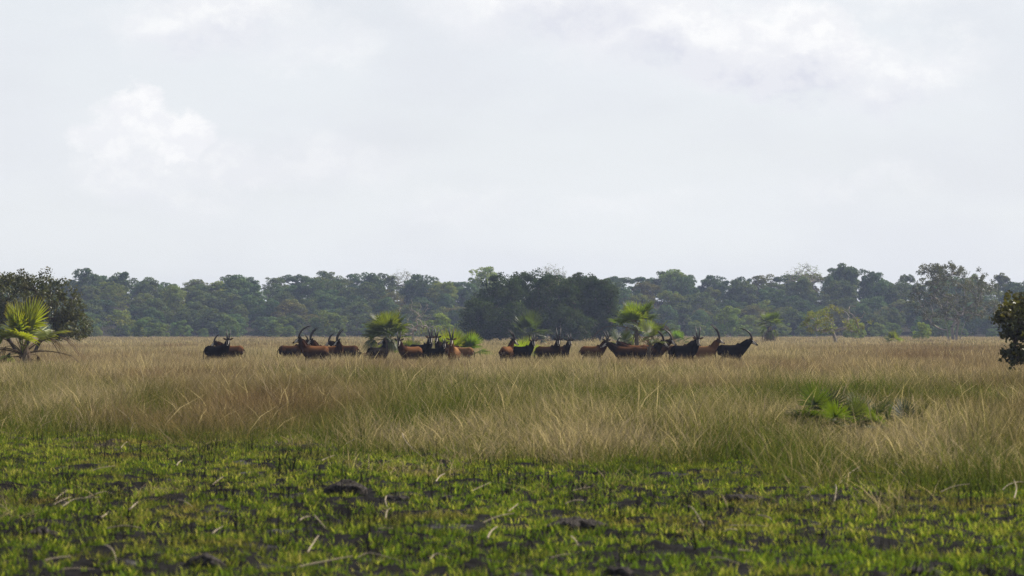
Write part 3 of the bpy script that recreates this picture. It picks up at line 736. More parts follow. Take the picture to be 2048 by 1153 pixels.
def antelope(px, Z, yaw, head_yaw, coat, horn, label, s=1.0, neck_el=56, head_pitch=-38, neck_turn=0.45, graze=False, white_tip=False, seed=0, curve=1.0):
    rg = random.Random(seed * 31 + 7)
    p = at(px, Z)
    e = root('antelope', (p.x, p.y, 0), R(yaw), s * 1.05)
    B, LF, NK, LG = COATS[coat]
    # --- skeleton in local space, +X forwards
    hy = (head_yaw - yaw + 180) % 360 - 180                  # head turn relative to the body
    ny = R(hy * neck_turn)
    nel = R(-28 if graze else neck_el)
    nb = Vector((0.50, 0, 1.10))
    nd = Vector((math.cos(nel) * math.cos(ny), math.cos(nel) * math.sin(ny), math.sin(nel)))
    poll = nb + nd * 0.62
    hp = R(-62 if graze else head_pitch); hyr = R(hy)
    hd = Vector((math.cos(hp) * math.cos(hyr), math.cos(hp) * math.sin(hyr), math.sin(hp)))
    hs = Vector((-math.sin(hyr), math.cos(hyr), 0)); hu = hd.cross(hs); hu = hu if hu.z > 0 else -hu
    muz = poll + hd * 0.43
    prims = []
    Y_, Zv = Vector((0, 1, 0)), Vector((0, 0, 1))
    torso = [(-0.88, 1.00, .07, .10), (-0.82, 1.02, .17, .21), (-0.62, 1.03, .235, .29), (-0.35, 0.98, .255, .31), (-0.05, 0.95, .275, .335), (0.22, 0.96, .265, .345), (0.42, 1.00, .225, .33), (0.56, 1.03, .16, .24), (0.64, 1.03, .08, .12)]
    prims.append(loft([((x * (.87 if x < .3 else 1), 0, z), Y_, Zv, w, h * 1.04) for x, z, w, h in torso], 16))
    prims.append(path_loft([(0.12, 0, 1.17), (0.36, 0, 1.24), (0.55, 0, 1.20)], [.09, .13, .12], 8))       # withers
    mid = nb + nd * 0.3 + Vector((0.02, 0, 0.0))
    prims.append(path_loft([(0.36, 0, 1.00), nb, mid, nb + nd * 0.52, poll], [.28, .245, .19, .15, .12], 12, 0.74))
    prims.append(path_loft([poll - hd * .05, poll + hd * .08, poll + hd * .2, poll + hd * .33, muz], [.095, .108, .088, .062, .052], 10, 0.8))
    legs = []
    for sy in (1, -1):
        j = rg.uniform(-.06, .06)
        legs.append(path_loft([(.40, .13 * sy, .92), (.36, .15 * sy, .72), (.40 + j, .14 * sy, .42), (.40 + j * 1.6, .14 * sy, .10), (.43 + j * 1.6, .14 * sy, .03)], [.15, .095, .052, .036, .048], 8))
        j = rg.uniform(-.08, .08)
        legs.append(path_loft([(-.52, .13 * sy, .98), (-.38 + j * .4, .16 * sy, .74), (-.66 + j, .14 * sy, .46), (-.62 + j * 1.2, .14 * sy, .11), (-.59 + j * 1.2, .14 * sy, .03)], [.21, .125, .052, .037, .048], 8))
    prims += legs
    VV = []; FF = []
    for v, f in prims:
        b = len(VV); VV += [tuple(q) for q in v]; FF += [tuple(i + b for i in t) for t in f]
    me = D.meshes.new('body'); me.from_pydata(VV, [], FF); me.update()
    bm = bmesh.new(); bm.from_mesh(me); bmesh.ops.recalc_face_normals(bm, faces=bm.faces); bm.to_mesh(me); bm.free()
    body = link('body', me, e)
    md = body.modifiers.new('r', 'REMESH'); md.mode = 'VOXEL'; md.voxel_size = 0.026
    ms = body.modifiers.new('s', 'SMOOTH'); ms.iterations = 3; ms.factor = 0.5
    dg = bpy.context.evaluated_depsgraph_get(); ev = body.evaluated_get(dg)
    nm = D.meshes.new_from_object(ev); body.modifiers.clear(); body.data = nm; D.meshes.remove(me); nm.name = 'body'
    n = len(nm.vertices); co = np.empty(n * 3, np.float32); nm.vertices.foreach_get('co', co); co = co.reshape(-1, 3)
    nr = np.empty(n * 3, np.float32); nm.vertices.foreach_get('normal', nr); nr = nr.reshape(-1, 3)
    nm.polygons.foreach_set('use_smooth', np.ones(len(nm.polygons), bool))
    # --- coat pattern, over painted light and shade
    A = np.array
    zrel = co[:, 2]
    k = smooth(zrel, 0.92, 1.24)[:, None]  # painted light: lit back fading by height to shaded flanks
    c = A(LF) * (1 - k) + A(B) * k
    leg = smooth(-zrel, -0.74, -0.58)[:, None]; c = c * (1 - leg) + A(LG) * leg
    # neck weight by distance along the neck axis
    rel = co - A(nb); t = rel @ A(nd); perp = np.linalg.norm(rel - t[:, None] * A(nd), axis=1)
    neck = (smooth(t, -0.08, 0.16) * (perp < .34) * (co[:, 0] > 0.25))[:, None]; c = c * (1 - neck) + A(NK) * neck
    belly = (smooth(-nr[:, 2], 0.35, 0.75) * (np.abs(co[:, 0] + .1) < .5) * (zrel < .86) * (zrel > .5))[:, None]; c = c * (1 - belly) + A((.16, .13, .10)) * belly
    rump = (smooth(-co[:, 0], .70, .78) * (zrel < 1.02) * (zrel > .66) * (np.abs(co[:, 1]) < .13))[:, None]; c = c * (1 - rump) + A((.20, .15, .11)) * rump
    relh = co - A(poll); th = relh @ A(hd); sh = relh @ A(hs); uh = relh @ A(hu)
    inh = (th > -.12) & (th < .52) & (np.abs(sh) < .14) & (np.abs(uh) < .14)
    face = A((0.016, 0.013, 0.011)) if coat != 'tan' else A((0.05, 0.03, 0.018))
    c[inh] = c[inh] * .15 + face * .85
    stripe = inh & (th > .06) & (th < .40) & (np.abs(sh) > .042) & (np.abs(sh) < .072) & (uh > -.05)
    chin = inh & (((th > .26) & (uh < -.04)) | (th > .43))
    c[stripe | chin] = A((.40, .37, .33))
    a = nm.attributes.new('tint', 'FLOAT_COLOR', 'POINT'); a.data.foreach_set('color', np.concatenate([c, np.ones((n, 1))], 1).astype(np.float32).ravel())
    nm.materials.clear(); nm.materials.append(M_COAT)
    def piece(name, v, f, col, mat=M_COAT):
        m_ = D.meshes.new(name); m_.from_pydata([tuple(q) for q in v], [], f); m_.polygons.foreach_set('use_smooth', np.ones(len(m_.polygons), bool))
        if mat is M_COAT:
            a_ = m_.attributes.new('tint', 'FLOAT_COLOR', 'POINT'); a_.data.foreach_set('color', np.tile(np.array([*col, 1], np.float32), len(v)))
        m_.materials.append(mat); m_.update()
        return link(name, m_, e)
    # --- horns sweep up, then back over the neck
    fwd = Vector((math.cos(hyr), math.sin(hyr), 0))
    if horn > 0.05:
        for sy in (1, -1):
            q = poll + hd * .03 + hu * .07 + hs * (.035 * sy)
            horn_l = horn * 1.08; pts = [q]; ang = R(86); steps = 12
            for i in range(steps):
                ang += R(5.6) * curve * (1.0 if i < 8 else .55)
                q = q + (fwd * math.cos(ang) + Vector((0, 0, 1)) * math.sin(ang) + hs * sy * (.14 if i < 8 else .05)) .normalized() * (horn_l / steps)
                pts.append(q)
            rad = [.043 * (1 - i / steps) ** .7 + .010 for i in range(steps + 1)]
            v, f = path_loft(pts, rad, 7); piece('horn', v, f, None, M_HORN)
    for sy in (1, -1):                                            # ears
        b = poll - hd * .0 + hu * .045 + hs * (.085 * sy)
        d_ = (hs * sy * .95 + Vector((0, 0, .42)) - fwd * .18).normalized()
        w_ = d_.cross(fwd).normalized()
        secs = [(b + d_ * (.23 * f_), w_, fwd, max(.052 * math.sin(math.pi * (0.12 + .86 * f_)), .006), .012) for f_ in (0, .2, .4, .6, .8, 1)]
        v, f = loft(secs, 8); piece('ear', v, f, tuple(x * .9 + .02 for x in (LF if coat != 'black' else COATS['dark'][0])))
    # stiff mane along the top of the neck
    side = nd.cross(Vector((0, 0, 1))).normalized() if abs(nd.z) < .99 else Vector((0, 1, 0))
    back = side.cross(nd); back = back if back.dot(Vector((-1, 0, .6))) > 0 else -back
    secs = []
    base_pts = [Vector((0.10, 0, 1.22)), Vector((.30, 0, 1.33)), nb + nd * .12 + back * .17, nb + nd * .32 + back * .14, nb + nd * .5 + back * .11, poll + back * .07]
    hgt = [.02, .075, .085, .085, .075, .03]
    for q, h_ in zip(base_pts, hgt):
        secs.append((q + back * h_ * .25, Vector((0, 1, 0)), back if q.x > .35 else Vector((0, 0, 1)), .022, h_))
    v, f = loft(secs, 8); piece('mane', v, f, tuple(x * .8 for x in NK))
    # tail with tuft
    v, f = path_loft([(-.74, 0, 1.10), (-.83, 0, 1.00), (-.85, .01, .80), (-.845, .02, .62), (-.84, .02, .47)], [.03, .024, .02, .036, .012], 7); piece('tail', v, f, tuple(x * .7 for x in LG))
    for sy in (1, -1):
        q = poll + hd * .10 + hs * (.083 * sy) + hu * .02
        v, f = path_loft([q - hs * .012 * sy, q + hs * .012 * sy], [.018, .016], 6); piece('eye', v, f, None, M_HORN)
    tag(e, label, 'antelope', 'herd of antelopes')
    return e

HERD = [
    # px, Z, yaw, head yaw, coat, horn, label, extras
    (434, 178, -22, -92, 'black', .62, 'black antelope looking out, left of the two standing apart', dict(s=1.02)),
    (463, 186, 166, 178, 'chestnut', .5, 'brown antelope half hidden behind the black one standing apart', dict(neck_el=38)),
    (583, 187, 8, 12, 'dark', .4, 'dark brown antelope with its head hidden behind the curve-horned one', dict(neck_el=48)),
    (629, 171, 198, 192, 'chestnut', .95, 'chestnut antelope facing left with long back-curved horns', dict(s=1.05, curve=1.45, neck_el=64, head_pitch=-30)),
    (651, 181, 186, 205, 'chestnut', .85, 'chestnut antelope right behind the long-horned one facing left', dict(neck_el=60, curve=1.1)),
    (667, 178, -38, -150, 'chestnut', .72, 'chestnut antelope turning its black face left, beside the calves', dict(neck_turn=.6)),
    (692, 188, 172, 170, 'dark', .55, 'dark antelope behind the black-faced chestnut one, one horn showing', dict(neck_el=40)),
    (708, 184, 176, 176, 'black', 0, 'dark calf with head down, nearer the chestnut antelopes', dict(s=.72, graze=True)),
    (727, 186, 5, 8, 'dark', 0, 'dark calf with head down, nearer the shaggy palm', dict(s=.68, graze=True)),
    (757, 173, 42, 182, 'black', .18, 'hornless-looking black antelope glancing back below the shaggy palm', dict(neck_turn=.4, neck_el=62, head_pitch=-22, s=.98)),
    (820, 175, 214, -92, 'chestnut', .55, 'brown antelope facing out with upright pale-tipped horns below the leafless tree', dict(neck_el=58)),
    (841, 184, -34, -90, 'black', .72, 'large black antelope facing out with wide ears and tall horns', dict(s=1.06, neck_el=60)),
    (886, 191, 238, -95, 'dark', .6, 'brown antelope peering from behind the large black one', dict(s=1.05, neck_el=66)),
    (871, 178, -44, -85, 'black', .36, 'young black antelope with short horns beside the frontal tan one', dict(s=.92, neck_el=50)),
    (907, 170, -98, -92, 'tan', .72, 'tan antelope facing straight out before the low bright palms', dict(s=1.0, neck_el=66)),
    (925, 187, 158, 170, 'tan', .3, 'tan antelope showing its rump behind the frontal tan one', dict(neck_el=30, s=.92)),
    (1014, 176, 72, 25, 'chestnut', .62, 'brown antelope seen from behind, left of the black-faced one', dict(neck_el=62)),
    (1045, 183, -34, -80, 'black', .45, 'black-faced antelope between the two small bright palms', dict(s=.98, neck_el=52)),
    (1095, 178, -28, -92, 'dark', .78, 'brown-backed antelope with tall upright horns before the dark clump', dict(neck_el=60)),
    (1122, 186, -50, -75, 'dark', .5, 'dark antelope just right of the tall-horned brown-backed one', dict(neck_el=54, s=.98)),
    (1186, 180, -20, -58, 'chestnut', .7, 'single brown antelope with dark neck between clump group and palm', dict(neck_el=52)),
    (1251, 174, 184, 180, 'dark', .5, 'dark antelope facing left at the left of the palm group', dict(neck_el=38, head_pitch=-28)),
    (1270, 191, 172, 182, 'chestnut', .35, 'brown antelope whose back shows behind the left-facing one', dict(neck_el=34)),
    (1292, 172, -6, 14, 'dark', .8, 'dark brown-backed antelope behind the thin young palm', dict(neck_el=50, curve=1.2)),
    (1307, 183, 2, -8, 'chestnut', .98, 'chestnut antelope facing right with heavy back-curved horns by the palms', dict(neck_el=46, curve=1.5, s=1.05)),
    (1369, 173, -24, -92, 'black', .74, 'black antelope facing out beside the tan-necked long-horned one', dict(s=1.06, neck_el=54)),
    (1360, 187, 10, 12, 'dark', .42, 'dark antelope mostly hidden behind the black one facing out', dict(neck_el=46)),
    (1411, 181, -30, 12, 'tan', 1.0, 'tan-necked antelope with very long horns looking right', dict(neck_el=62, curve=1.0, head_pitch=-28)),
    (1464, 173, 2, 0, 'black', .86, 'black bull facing right at the right end of the herd', dict(s=1.08, neck_el=44, curve=1.45, head_pitch=-34)),
]
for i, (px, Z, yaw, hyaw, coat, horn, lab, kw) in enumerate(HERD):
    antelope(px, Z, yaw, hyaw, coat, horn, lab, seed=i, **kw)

# ------------------------------------------------------------------ grass
def blade_mesh(name, rng, n, radius, hmin, hmax, width, lean, mat, plume=0.0, seg=3, stem=0.0):
    """tuft: curved tapering blades, some with a feathery seed head"""
    a = rng.random(n) * 6.283; rr = radius * np.sqrt(rng.random(n))
    base = np.stack([np.cos(a) * rr, np.sin(a) * rr, np.zeros(n) - 0.03], 1)
    H = hmin + (hmax - hmin) * rng.random(n) ** 1.4
    la = a + rng.normal(size=n) * 1.2; ln = lean * (0.2 + rng.random(n)) * H
    drift = np.array([lean * 0.25, 0, 0])
    f = np.linspace(0, 1, seg + 1)
    cx = base[:, None, :] + np.stack([np.cos(la)[:, None] * ln[:, None] * f ** 2, np.sin(la)[:, None] * ln[:, None] * f ** 2, H[:, None] * (f - 0.12 * lean * f ** 3)], -1) + (H[:, None] * f ** 2)[..., None] * drift
    fa = rng.random(n) * 6.283
    side = np.stack([np.cos(fa), np.sin(fa), np.zeros(n)], 1)
    prof = np.array([0.8, 1.0, 0.75, 0.12]) if seg == 3 else np.interp(f, [0, .33, .66, 1], [.8, 1, .75, .12])
    W = width * (0.6 + 0.8 * rng.random(n))
    isp = rng.random(n) < plume
    Wp = np.where(isp[:, None], np.array([0.5, 0.5, 1.4, 0.3])[None] if seg == 3 else prof[None], prof[None]) * W[:, None]
    L_ = cx - side[:, None, :] * Wp[..., None] / 2; R_ = cx + side[:, None, :] * Wp[..., None] / 2
    V = np.stack([L_, R_], 2).reshape(-1, 3)
    k = (seg + 1) * 2
    q = np.array([[2 * s, 2 * s + 1, 2 * s + 3, 2 * s + 2] for s in range(seg)])
    Q = (q[None] + (np.arange(n) * k)[:, None, None]).reshape(-1, 4)
    hh = np.tile(np.repeat(f, 2), n) * np.repeat(H / hmax, k)
    r = np.repeat(np.where(isp, 0.55 + .45 * rng.random(n), rng.random(n)), k)
    return mesh_np(name, V, Q, mat=mat, attrs={'h': hh, 'r': r})

def scatter(name, pts, rot, scl, idx, extra, protos, label, cat):
    me = D.meshes.new(name); n = len(pts)
    me.vertices.add(n); me.vertices.foreach_set('co', np.asarray(pts, np.float32).ravel())
    def put(k, t, f_, v): me.attributes.new(k, t, 'POINT').data.foreach_set(f_, v)
    put('rot', 'FLOAT_VECTOR', 'vector', np.asarray(rot, np.float32).ravel())
    put('scl', 'FLOAT_VECTOR', 'vector', np.asarray(scl, np.float32).ravel())
    put('pick', 'INT', 'value', np.asarray(idx, np.int32))
    for k, v in extra.items(): put(k, 'FLOAT', 'value', np.asarray(v, np.float32))
    o = link(name, me)
    for p in protos:
        for m in p.materials:
            if m.name not in [x.name for x in me.materials]: me.materials.append(m)
    ng = D.node_groups.new(name, 'GeometryNodeTree')
    ng.interface.new_socket('Geometry', in_out='INPUT', socket_type='NodeSocketGeometry')
    ng.interface.new_socket('Geometry', in_out='OUTPUT', socket_type='NodeSocketGeometry')
    nd, lk = ng.nodes, ng.links
    gi = nd.new('NodeGroupInput'); go = nd.new('NodeGroupOutput')
    iop = nd.new('GeometryNodeInstanceOnPoints'); jn = nd.new('GeometryNodeJoinGeometry')
    for p in reversed(protos):                          # joined geometry comes out last link first
        po = D.objects.new(name + '_tuft', p)
        oi = nd.new('GeometryNodeObjectInfo'); oi.inputs['Object'].default_value = po
        g2 = nd.new('GeometryNodeGeometryToInstance')
        lk.new(oi.outputs['Geometry'], g2.inputs[0]); lk.new(g2.outputs[0], jn.inputs[0])
    def na(nm, t):
        a = nd.new('GeometryNodeInputNamedAttribute'); a.data_type = t; a.inputs['Name'].default_value = nm; return a.outputs[0]
    lk.new(gi.outputs[0], iop.inputs['Points']); lk.new(jn.outputs[0], iop.inputs['Instance'])
    iop.inputs['Pick Instance'].default_value = True
    lk.new(na('pick', 'INT'), iop.inputs['Instance Index'])
    lk.new(na('rot', 'FLOAT_VECTOR'), iop.inputs['Rotation']); lk.new(na('scl', 'FLOAT_VECTOR'), iop.inputs['Scale'])
    lk.new(iop.outputs[0], go.inputs[0])
    md = o.modifiers.new('scatter', 'NODES'); md.node_group = ng
    tag(o, label, cat, None, 'stuff')
    return o

g = np.random.default_rng(101)
def wedge(Y0, Y1, dens):
    w1 = 0.1707 * Y1 * 1.05 + 5
    n = int((Y1 - Y0) * 2 * w1 * dens)
    x = (g.random(n) * 2 - 1) * w1; y = Y0 + (Y1 - Y0) * g.random(n)
    k = np.abs(x) < 0.1707 * y * 1.05 + 5
    return x[k], y[k]
BX = np.array([-22, -10.75, -4.2, -0.2, 3.7, 7.0, 18]); BY = np.array([66, 63, 58.5, 50, 46, 41.5, 38.0])
def bound(x, y):                                       # edge between burnt green ground and tall grass
    return np.interp(x, BX, BY) + (fbm(x * 0.45, y * 0.28, 5, 5) - 0.5) * 22
def dryness(x, y):
    px = x / y * F + CX
    d = 0.30 + 0.40 * smooth(y, 95, 145)
    d = d - 0.26 * np.exp(-((y - 84) / 20) ** 2) * smooth(px, 500, 1000) * (1 - 0.4 * smooth(px, 1600, 1900))
    d = d + 0.10 * np.exp(-((y - 58) / 9) ** 2)
    d = d + 0.10 * (1 - smooth(px, 200, 800)) * (y > 70)
    return d + (fbm(x * 0.45, y * 0.17, 21, 5) - 0.5) * 1.5
def redness(x, y):
    px = x / y * F + CX
    b = np.clip((fbm(x * 0.16 + 9, y * 0.06, 31, 4) - 0.47) * 2.6, 0, 0.85)
    return np.clip(b + 0.45 * smooth(px, 1500, 1950) * smooth(y, 100, 130) * (1 - smooth(y, 300, 420)), 0, 0.85)

pr_near = [blade_mesh('tuft', g, 80, 0.50, 0.12, 1.0, 0.0075, 0.55, M_GRASS, 0.25) for _ in range(6)]
pr_mid = [blade_mesh('tuft', g, 76, 0.70, 0.20, 1.0, 0.012, 0.45, M_GRASS, 0.25) for _ in range(5)]
pr_far = [blade_mesh('tuft', g, 76, 1.3, 0.35, 0.9, 0.022, 0.30, M_GRASS, 0.30) for _ in range(4)]
pr_vfar = [blade_mesh('tuft', g, 80, 2.2, 0.42, 0.80, 0.05, 0.25, M_GRASS, 0.25) for _ in range(3)]
pr_straw = [blade_mesh('stalk', g, 5, 0.5, 0.6, 1.25, 0.012, 0.9, M_GRASS, 0.5) for _ in range(4)]
pr_wide = [blade_mesh('stalk', g, 7, 1.0, 0.55, 1.1, 0.024, 0.7, M_GRASS, 0.5) for _ in range(3)]
protos = pr_near + pr_mid + pr_far + pr_vfar + pr_straw + pr_wide
XS, YS, IDX = [], [], []
for Y0, Y1, dens, i0, ni in ((36, 72, 10, 0, 6), (72, 112, 7.5, 0, 6), (112, 195, 4.4, 6, 5), (195, 330, 1.35, 11, 4), (330, 815, 0.30, 15, 3), (38, 125, 0.9, 18, 4), (110, 260, 0.4, 22, 3)):
    x, y = wedge(Y0, Y1, dens)
    XS.append(x); YS.append(y); IDX.append(g.integers(i0, i0 + ni, len(x)))
x = np.concatenate(XS); y = np.concatenate(YS); idx = np.concatenate(IDX)
edge = smooth(y - bound(x, y), -10.0, 14.0)
cl = fbm(x * 0.8, y * 0.5, 44, 3)
keep = g.random(len(x)) < 10 ** (-2.2 * (1 - smooth(y - bound(x, y), -17, 15))) * np.clip(0.2 + 1.5 * smooth(cl, 0.34, 0.62), 0, 1) * 1.0
x, y, idx, edge = x[keep], y[keep], idx[keep], edge[keep]
hs = (0.25 + 1.25 * fbm(x * 0.7, y * 0.4, 61, 4)) * np.where((y > 140) & (y < 195), 0.88, 1.0) * (0.75 + 0.5 * g.random(len(x))) * (0.36 + 0.64 * edge)
for px_, zc_, wx_, wy_ in ((1722, gz(897), 2.2, 3.6), (46, 162, 3.2, 7.0)):
    hs = hs * (1 - 0.62 * np.exp(-(((x - (px_ - CX) / F * zc_) / wx_) ** 2 + ((y - zc_) / wy_) ** 2) ** 2))
ws = 0.8 + 0.5 * g.random(len(x))
P = np.stack([x, y, ground_h(x, y)], 1)
rot = np.stack([g.normal(size=len(x)) * 0.05, g.normal(size=len(x)) * 0.05, g.random(len(x)) * 6.28], 1)
scatter('tall_grass', P, rot, np.stack([ws, ws, hs], 1), idx, {'dry': dryness(x, y) + g.normal(size=len(x)) * 0.18 + 0.35 * (idx >= 18), 'red': redness(x, y) * (idx < 18)}, protos, 'tall dry straw-coloured grass covering the plain', 'grass')

# short green regrowth on the burnt ground
pr_gr = [blade_mesh('sprout', g, 18, 0.05, 0.025, 0.112, 0.0115, 0.6, M_GREEN, 0.0) for _ in range(6)]
x, y = wedge(24, 100, 62)
cov = 0.72 * fbm(x * 5.5, y * 4.0, 71, 2) + 0.28 * fbm(x * 1.1, y * 0.7, 72, 3)
de = y - bound(x, y)
keep = g.random(len(x)) < (0.02 + 0.95 * smooth(cov, 0.41, 0.53)) * (1 - 0.8 * smooth(de, 3, 22))
x, y, cov = x[keep], y[keep], cov[keep]
sc = (0.62 + 0.75 * g.random(len(x))) * (0.75 + 0.6 * cov)
rot = np.stack([g.normal(size=len(x)) * 0.08, g.normal(size=len(x)) * 0.08, g.random(len(x)) * 6.28], 1)
scatter('green_regrowth', np.stack([x, y, ground_h(x, y)], 1), rot, np.stack([sc, sc, sc], 1), g.integers(0, 6, len(x)),
        {'dry': 0.12 + 0.55 * (fbm(x * .5, y * .3, 83, 3) - 0.4) + g.normal(size=len(x)) * 0.1, 'red': np.clip((fbm(x * .7, y * .4, 91, 3) - .58) * 3, 0, .7)},
        pr_gr, 'short bright green grass sprouting from burnt ground', 'grass')
# thin charred stems left standing
pr_ch = [blade_mesh('stem', g, 7, 0.14, 0.12, 0.38, 0.009, 0.25, M_CHAR, 0.0) for _ in range(4)]
x, y = wedge(25, 66, 3.2)
keep = (bound(x, y) > y) & (fbm(x * 0.5, y * 0.4, 131, 3) > 0.46)
x, y = x[keep], y[keep]; sc = 0.6 + 0.7 * g.random(len(x))
scatter('charred_stems', np.stack([x, y, ground_h(x, y)], 1), np.stack([0 * x, 0 * x, g.random(len(x)) * 6.28], 1), np.stack([sc, sc, sc], 1), g.integers(0, 4, len(x)), {}, pr_ch, 'thin charred grass stems standing in the green regrowth', 'stems')

# ------------------------------------------------------------------ earth mounds
def mound(px, py, wpx, hpx, label, seed):
    Z = gz(py); p = at(px, Z); sc = F / Z; w = wpx / sc / 2 * .9; h = hpx / sc * .75
    n, m = 40, 16; r = np.random.default_rng(seed)
    ph = r.random(6) * 6.28
    V = []; 
    for j in range(m):
        t = j / (m - 1)
        for i in range(n):
            a = 2 * math.pi * i / n
            k = 1 + .16 * math.sin(a * 2 + ph[0]) + .12 * math.sin(a * 3 + ph[1]) + .08 * math.sin(a * 7 + ph[2] + t * 3)
            rr = w * (1 - t ** 1.5) * k if j < m - 1 else 0.002
            V.append((rr * math.cos(a), rr * .85 * math.sin(a), h * (math.sin(t * math.pi / 2) ** 0.8) * (1 + .10 * math.sin(a * 3 + ph[3]) * (1 - t)) - .04 * (j == 0)))
    V = np.array(V); nz = fbm(V[:, 0] * 9 + seed, V[:, 1] * 9, seed, 4) - .5; V[:, 2] = V[:, 2] * (1 + nz * .9) * .8; V[:, :2] *= (1 + (fbm(V[:, 0] * 7, V[:, 1] * 7 + V[:, 2] * 8, seed + 5, 3) - .5) * .5)[:, None]
    Q = [(j * n + i, j * n + (i + 1) % n, (j + 1) * n + (i + 1) % n, (j + 1) * n + i) for j in range(m - 1) for i in range(n)]
    o = link('earth_mound', mesh_np('earth_mound', V, np.array(Q), mat=M_CLOD, smooth=True), None, (p.x, p.y, float(ground_h(p.x, p.y)) - .01))
    tag(o, label, 'mound', 'dark earth mounds on the burnt ground')
for i, a in enumerate([(692, 996, 100, 34, 'largest dark earth mound, left of centre in the green ground'), (790, 1003, 66, 18, 'low ashy mound right of the largest mound'), (893, 1004, 44, 28, 'small black mound two right of the largest mound'),
                       (82, 1070, 62, 32, 'round dark mound near the left edge of the burnt ground'), (412, 1140, 92, 46, 'broad dark mound at the bottom left of the picture'), (1240, 1152, 66, 24, 'dark mound cut by the bottom edge near the centre'),
                       (1150, 1064, 120, 30, 'wide low burnt mound under grass right of centre'), (1845, 1150, 80, 22, 'dark mound at the bottom edge on the right'), (705, 880, 44, 16, 'small black tussock mound at the edge of the tall grass'), (1480, 1008, 80, 18, 'low ashy mound right of centre near the tall grass')]):
    mound(*a, 300 + i)

# ------------------------------------------------------------------ loose straws
ST = [((108, 1012), (143, 994)), ((111, 1007), (136, 984)), ((215, 1078), (283, 1077)), ((182, 953), (231, 940)), ((91, 1129), (143, 1119)), ((354, 934), (365, 921)), ((426, 975), (447, 956)), ((171, 999), (205, 987), (225, 988)),
      ((126, 1026), (145, 1009), (202, 1004)), ((357, 1004), (388, 1022)), ((425, 1069), (448, 1051)), ((202, 1045), (217, 1031)), ((259, 1022), (277, 1003)), ((211, 1095), (234, 1136)), ((126, 1147), (190, 1147)), ((242, 898), (255, 882)),
      ((425, 889), (448, 889)), ((261, 873), (268, 855), (281, 848)), ((773, 996), (775, 1022)), ((771, 1042), (781, 1019)), ((616, 1106), (630, 1090), (638, 1067)), ((629, 1043), (652, 1073)), ((600, 1140), (650, 1130), (705, 1116)), ((717, 1121), (740, 1115), (802, 1129)),
      ((860, 1125), (874, 1113), (905, 1124)), ((966, 1054), (1028, 1032)), ((1016, 1031), (1036, 1013)), ((1130, 1011), (1167, 1003)), ((1143, 991), (1180, 981)), ((944, 988), (982, 967)), ((872, 972), (890, 952)), ((975, 1082), (995, 1055)),
      ((691, 896), (716, 880)), ((726, 874), (742, 853), (752, 823)), ((805, 855), (846, 915)), ((644, 927), (669, 914)), ((758, 1077), (790, 1078)), ((1142, 1075), (1157, 1097)), ((1102, 1131), (1142, 1122)), ((600, 1047), (622, 1037)),
      ((1517, 1030), (1543, 1041)), ((1447, 1071), (1476, 1068)), ((1615, 1054), (1644, 1051)), ((1678, 969), (1690, 950), (1720, 926)), ((1668, 1007), (1670, 965)), ((1713, 948), (1789, 957)), ((1875, 959), (1880, 942), (1890, 932)), ((1881, 994), (1938, 975)),
      ((2003, 988), (2048, 967)), ((2026, 1004), (2027, 956)), ((1603, 986), (1628, 997)), ((1790, 928), (1817, 956)), ((1376, 1010), (1388, 1024), (1411, 1066)), ((1457, 1062), (1536, 1064)), ((1476, 1120), (1501, 1121)), ((1420, 1135), (1480, 1150))]
SM = [(110, 1060, 'left-edge mound'), (412, 1120, 'broad bottom-left mound'), (692, 990, 'largest mound'), (893, 1000, 'small black mound'), (1150, 1060, 'wide low mound'), (1240, 1150, 'bottom-edge mound'), (1480, 1008, 'low ashy mound'), (1720, 850, 'low palm thicket'), (1845, 1150, 'bottom-right mound'), (2000, 960, 'tall grass at the right edge'), (250, 890, 'tall grass edge on the left'), (705, 880, 'small tussock mound')]
r = np.random.default_rng(71); labs = {}
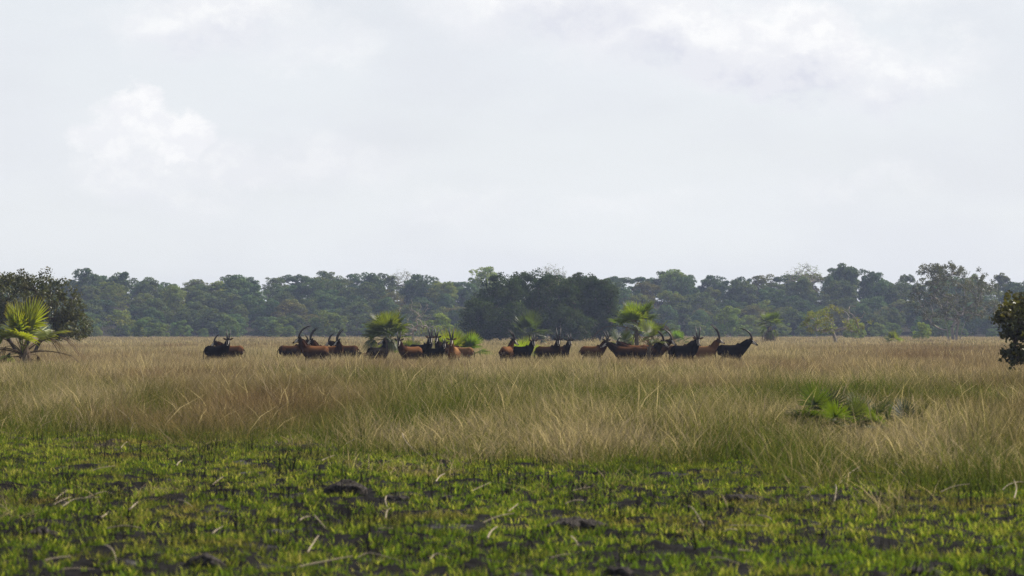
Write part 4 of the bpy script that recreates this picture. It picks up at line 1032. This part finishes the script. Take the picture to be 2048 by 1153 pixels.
for pts in ST:
    lowest = max(q[1] for q in pts); Z = gz(lowest + 2)
    sc = F / Z
    wp = []
    # a straw leans a little off the soil: it stands on its lowest end and tilts up and away
    for (qx, qy) in pts:
        rise = (lowest - qy) / sc
        up = rise * 0.72 + 0.05
        Zq = Z if rise < .01 else Z + rise * 2.2
        wp.append(np.array([(qx - CX) / F * Zq, Zq, up]))
    wp = np.array(wp); c = wp.mean(0)
    L = np.linalg.norm(wp[-1] - wp[0])
    f = np.linspace(0, 1, 9); pos = np.stack([np.interp(f, np.linspace(0, 1, len(wp)), wp[:, k]) for k in range(3)], 1)
    pos[1:-1] = (pos[:-2] + pos[1:-1] * 2 + pos[2:]) / 4
    pos[:, 0] += np.sin(f * math.pi) * r.normal() * .05 * L; pos[:, 2] += np.sin(f * math.pi) * abs(r.normal()) * .06 * L
    rad = np.linspace(1, .45, 9) * (0.0065 + 0.006 * r.random())
    base = wp[int(np.argmax([q[1] for q in pts]))].copy(); base[2] = 0
    V, Q = tubes(pos[:-1] - base, pos[1:] - base, rad[:-1], rad[1:], 5)
    cxp = sum(q[0] for q in pts) / len(pts); cyp = sum(q[1] for q in pts) / len(pts)
    k = int(np.argmin([math.hypot(cxp - m[0], (cyp - m[1]) * 1.6) for m in SM]))
    lenpx = math.hypot(pts[-1][0] - pts[0][0], pts[-1][1] - pts[0][1])
    sl = abs(pts[-1][1] - pts[0][1]) / lenpx
    lab = ('long ' if lenpx > 55 else 'short ' if lenpx < 28 else '') + ('kinked ' if len(pts) > 2 else '') + ('flat-lying' if sl < .25 else 'steep' if sl > .8 else 'slanting') + ' pale straw ' + ('left of' if cxp < SM[k][0] else 'right of') + ' and ' + ('above' if cyp < SM[k][1] else 'below') + ' the ' + SM[k][2]
    if lab in labs: lab = ('thin ' if rad[0] < labs[lab] else 'thick ') + lab
    labs[lab] = rad[0]
    o = link('dry_straw', mesh_np('dry_straw', V, Q, mat=M_STRAW, smooth=True), None, (base[0], base[1], float(ground_h(base[0], base[1]))))
    tag(o, lab, 'straw', 'loose dry straws on the burnt ground')

# ------------------------------------------------------------------ haze
def build_haze():
    x0, x1, y0, y1, z0, z1 = -1250, 1250, -350, 1850, -1.5, 27
    V = [(x, y, z) for z in (z0, z1) for y in (y0, y1) for x in (x0, x1)]
    me = D.meshes.new('haze'); me.from_pydata(V, [], [(0, 2, 3, 1), (4, 5, 7, 6), (0, 1, 5, 4), (2, 6, 7, 3), (0, 4, 6, 2), (1, 3, 7, 5)]); me.update()
    m, N, out = new_mat('haze')
    v = N.node('ShaderNodeVolumePrincipled')
    v.inputs['Color'].default_value = (0.48, 0.57, 0.84, 1); v.inputs['Density'].default_value = 0.00017; v.inputs['Anisotropy'].default_value = 0.2
    N.l.new(v.outputs[0], out.inputs['Volume'])
    me.materials.append(m); o = link('haze', me); tag(o, 'thin blue-grey haze over the plain and forest', 'haze', None, 'stuff')
build_haze()
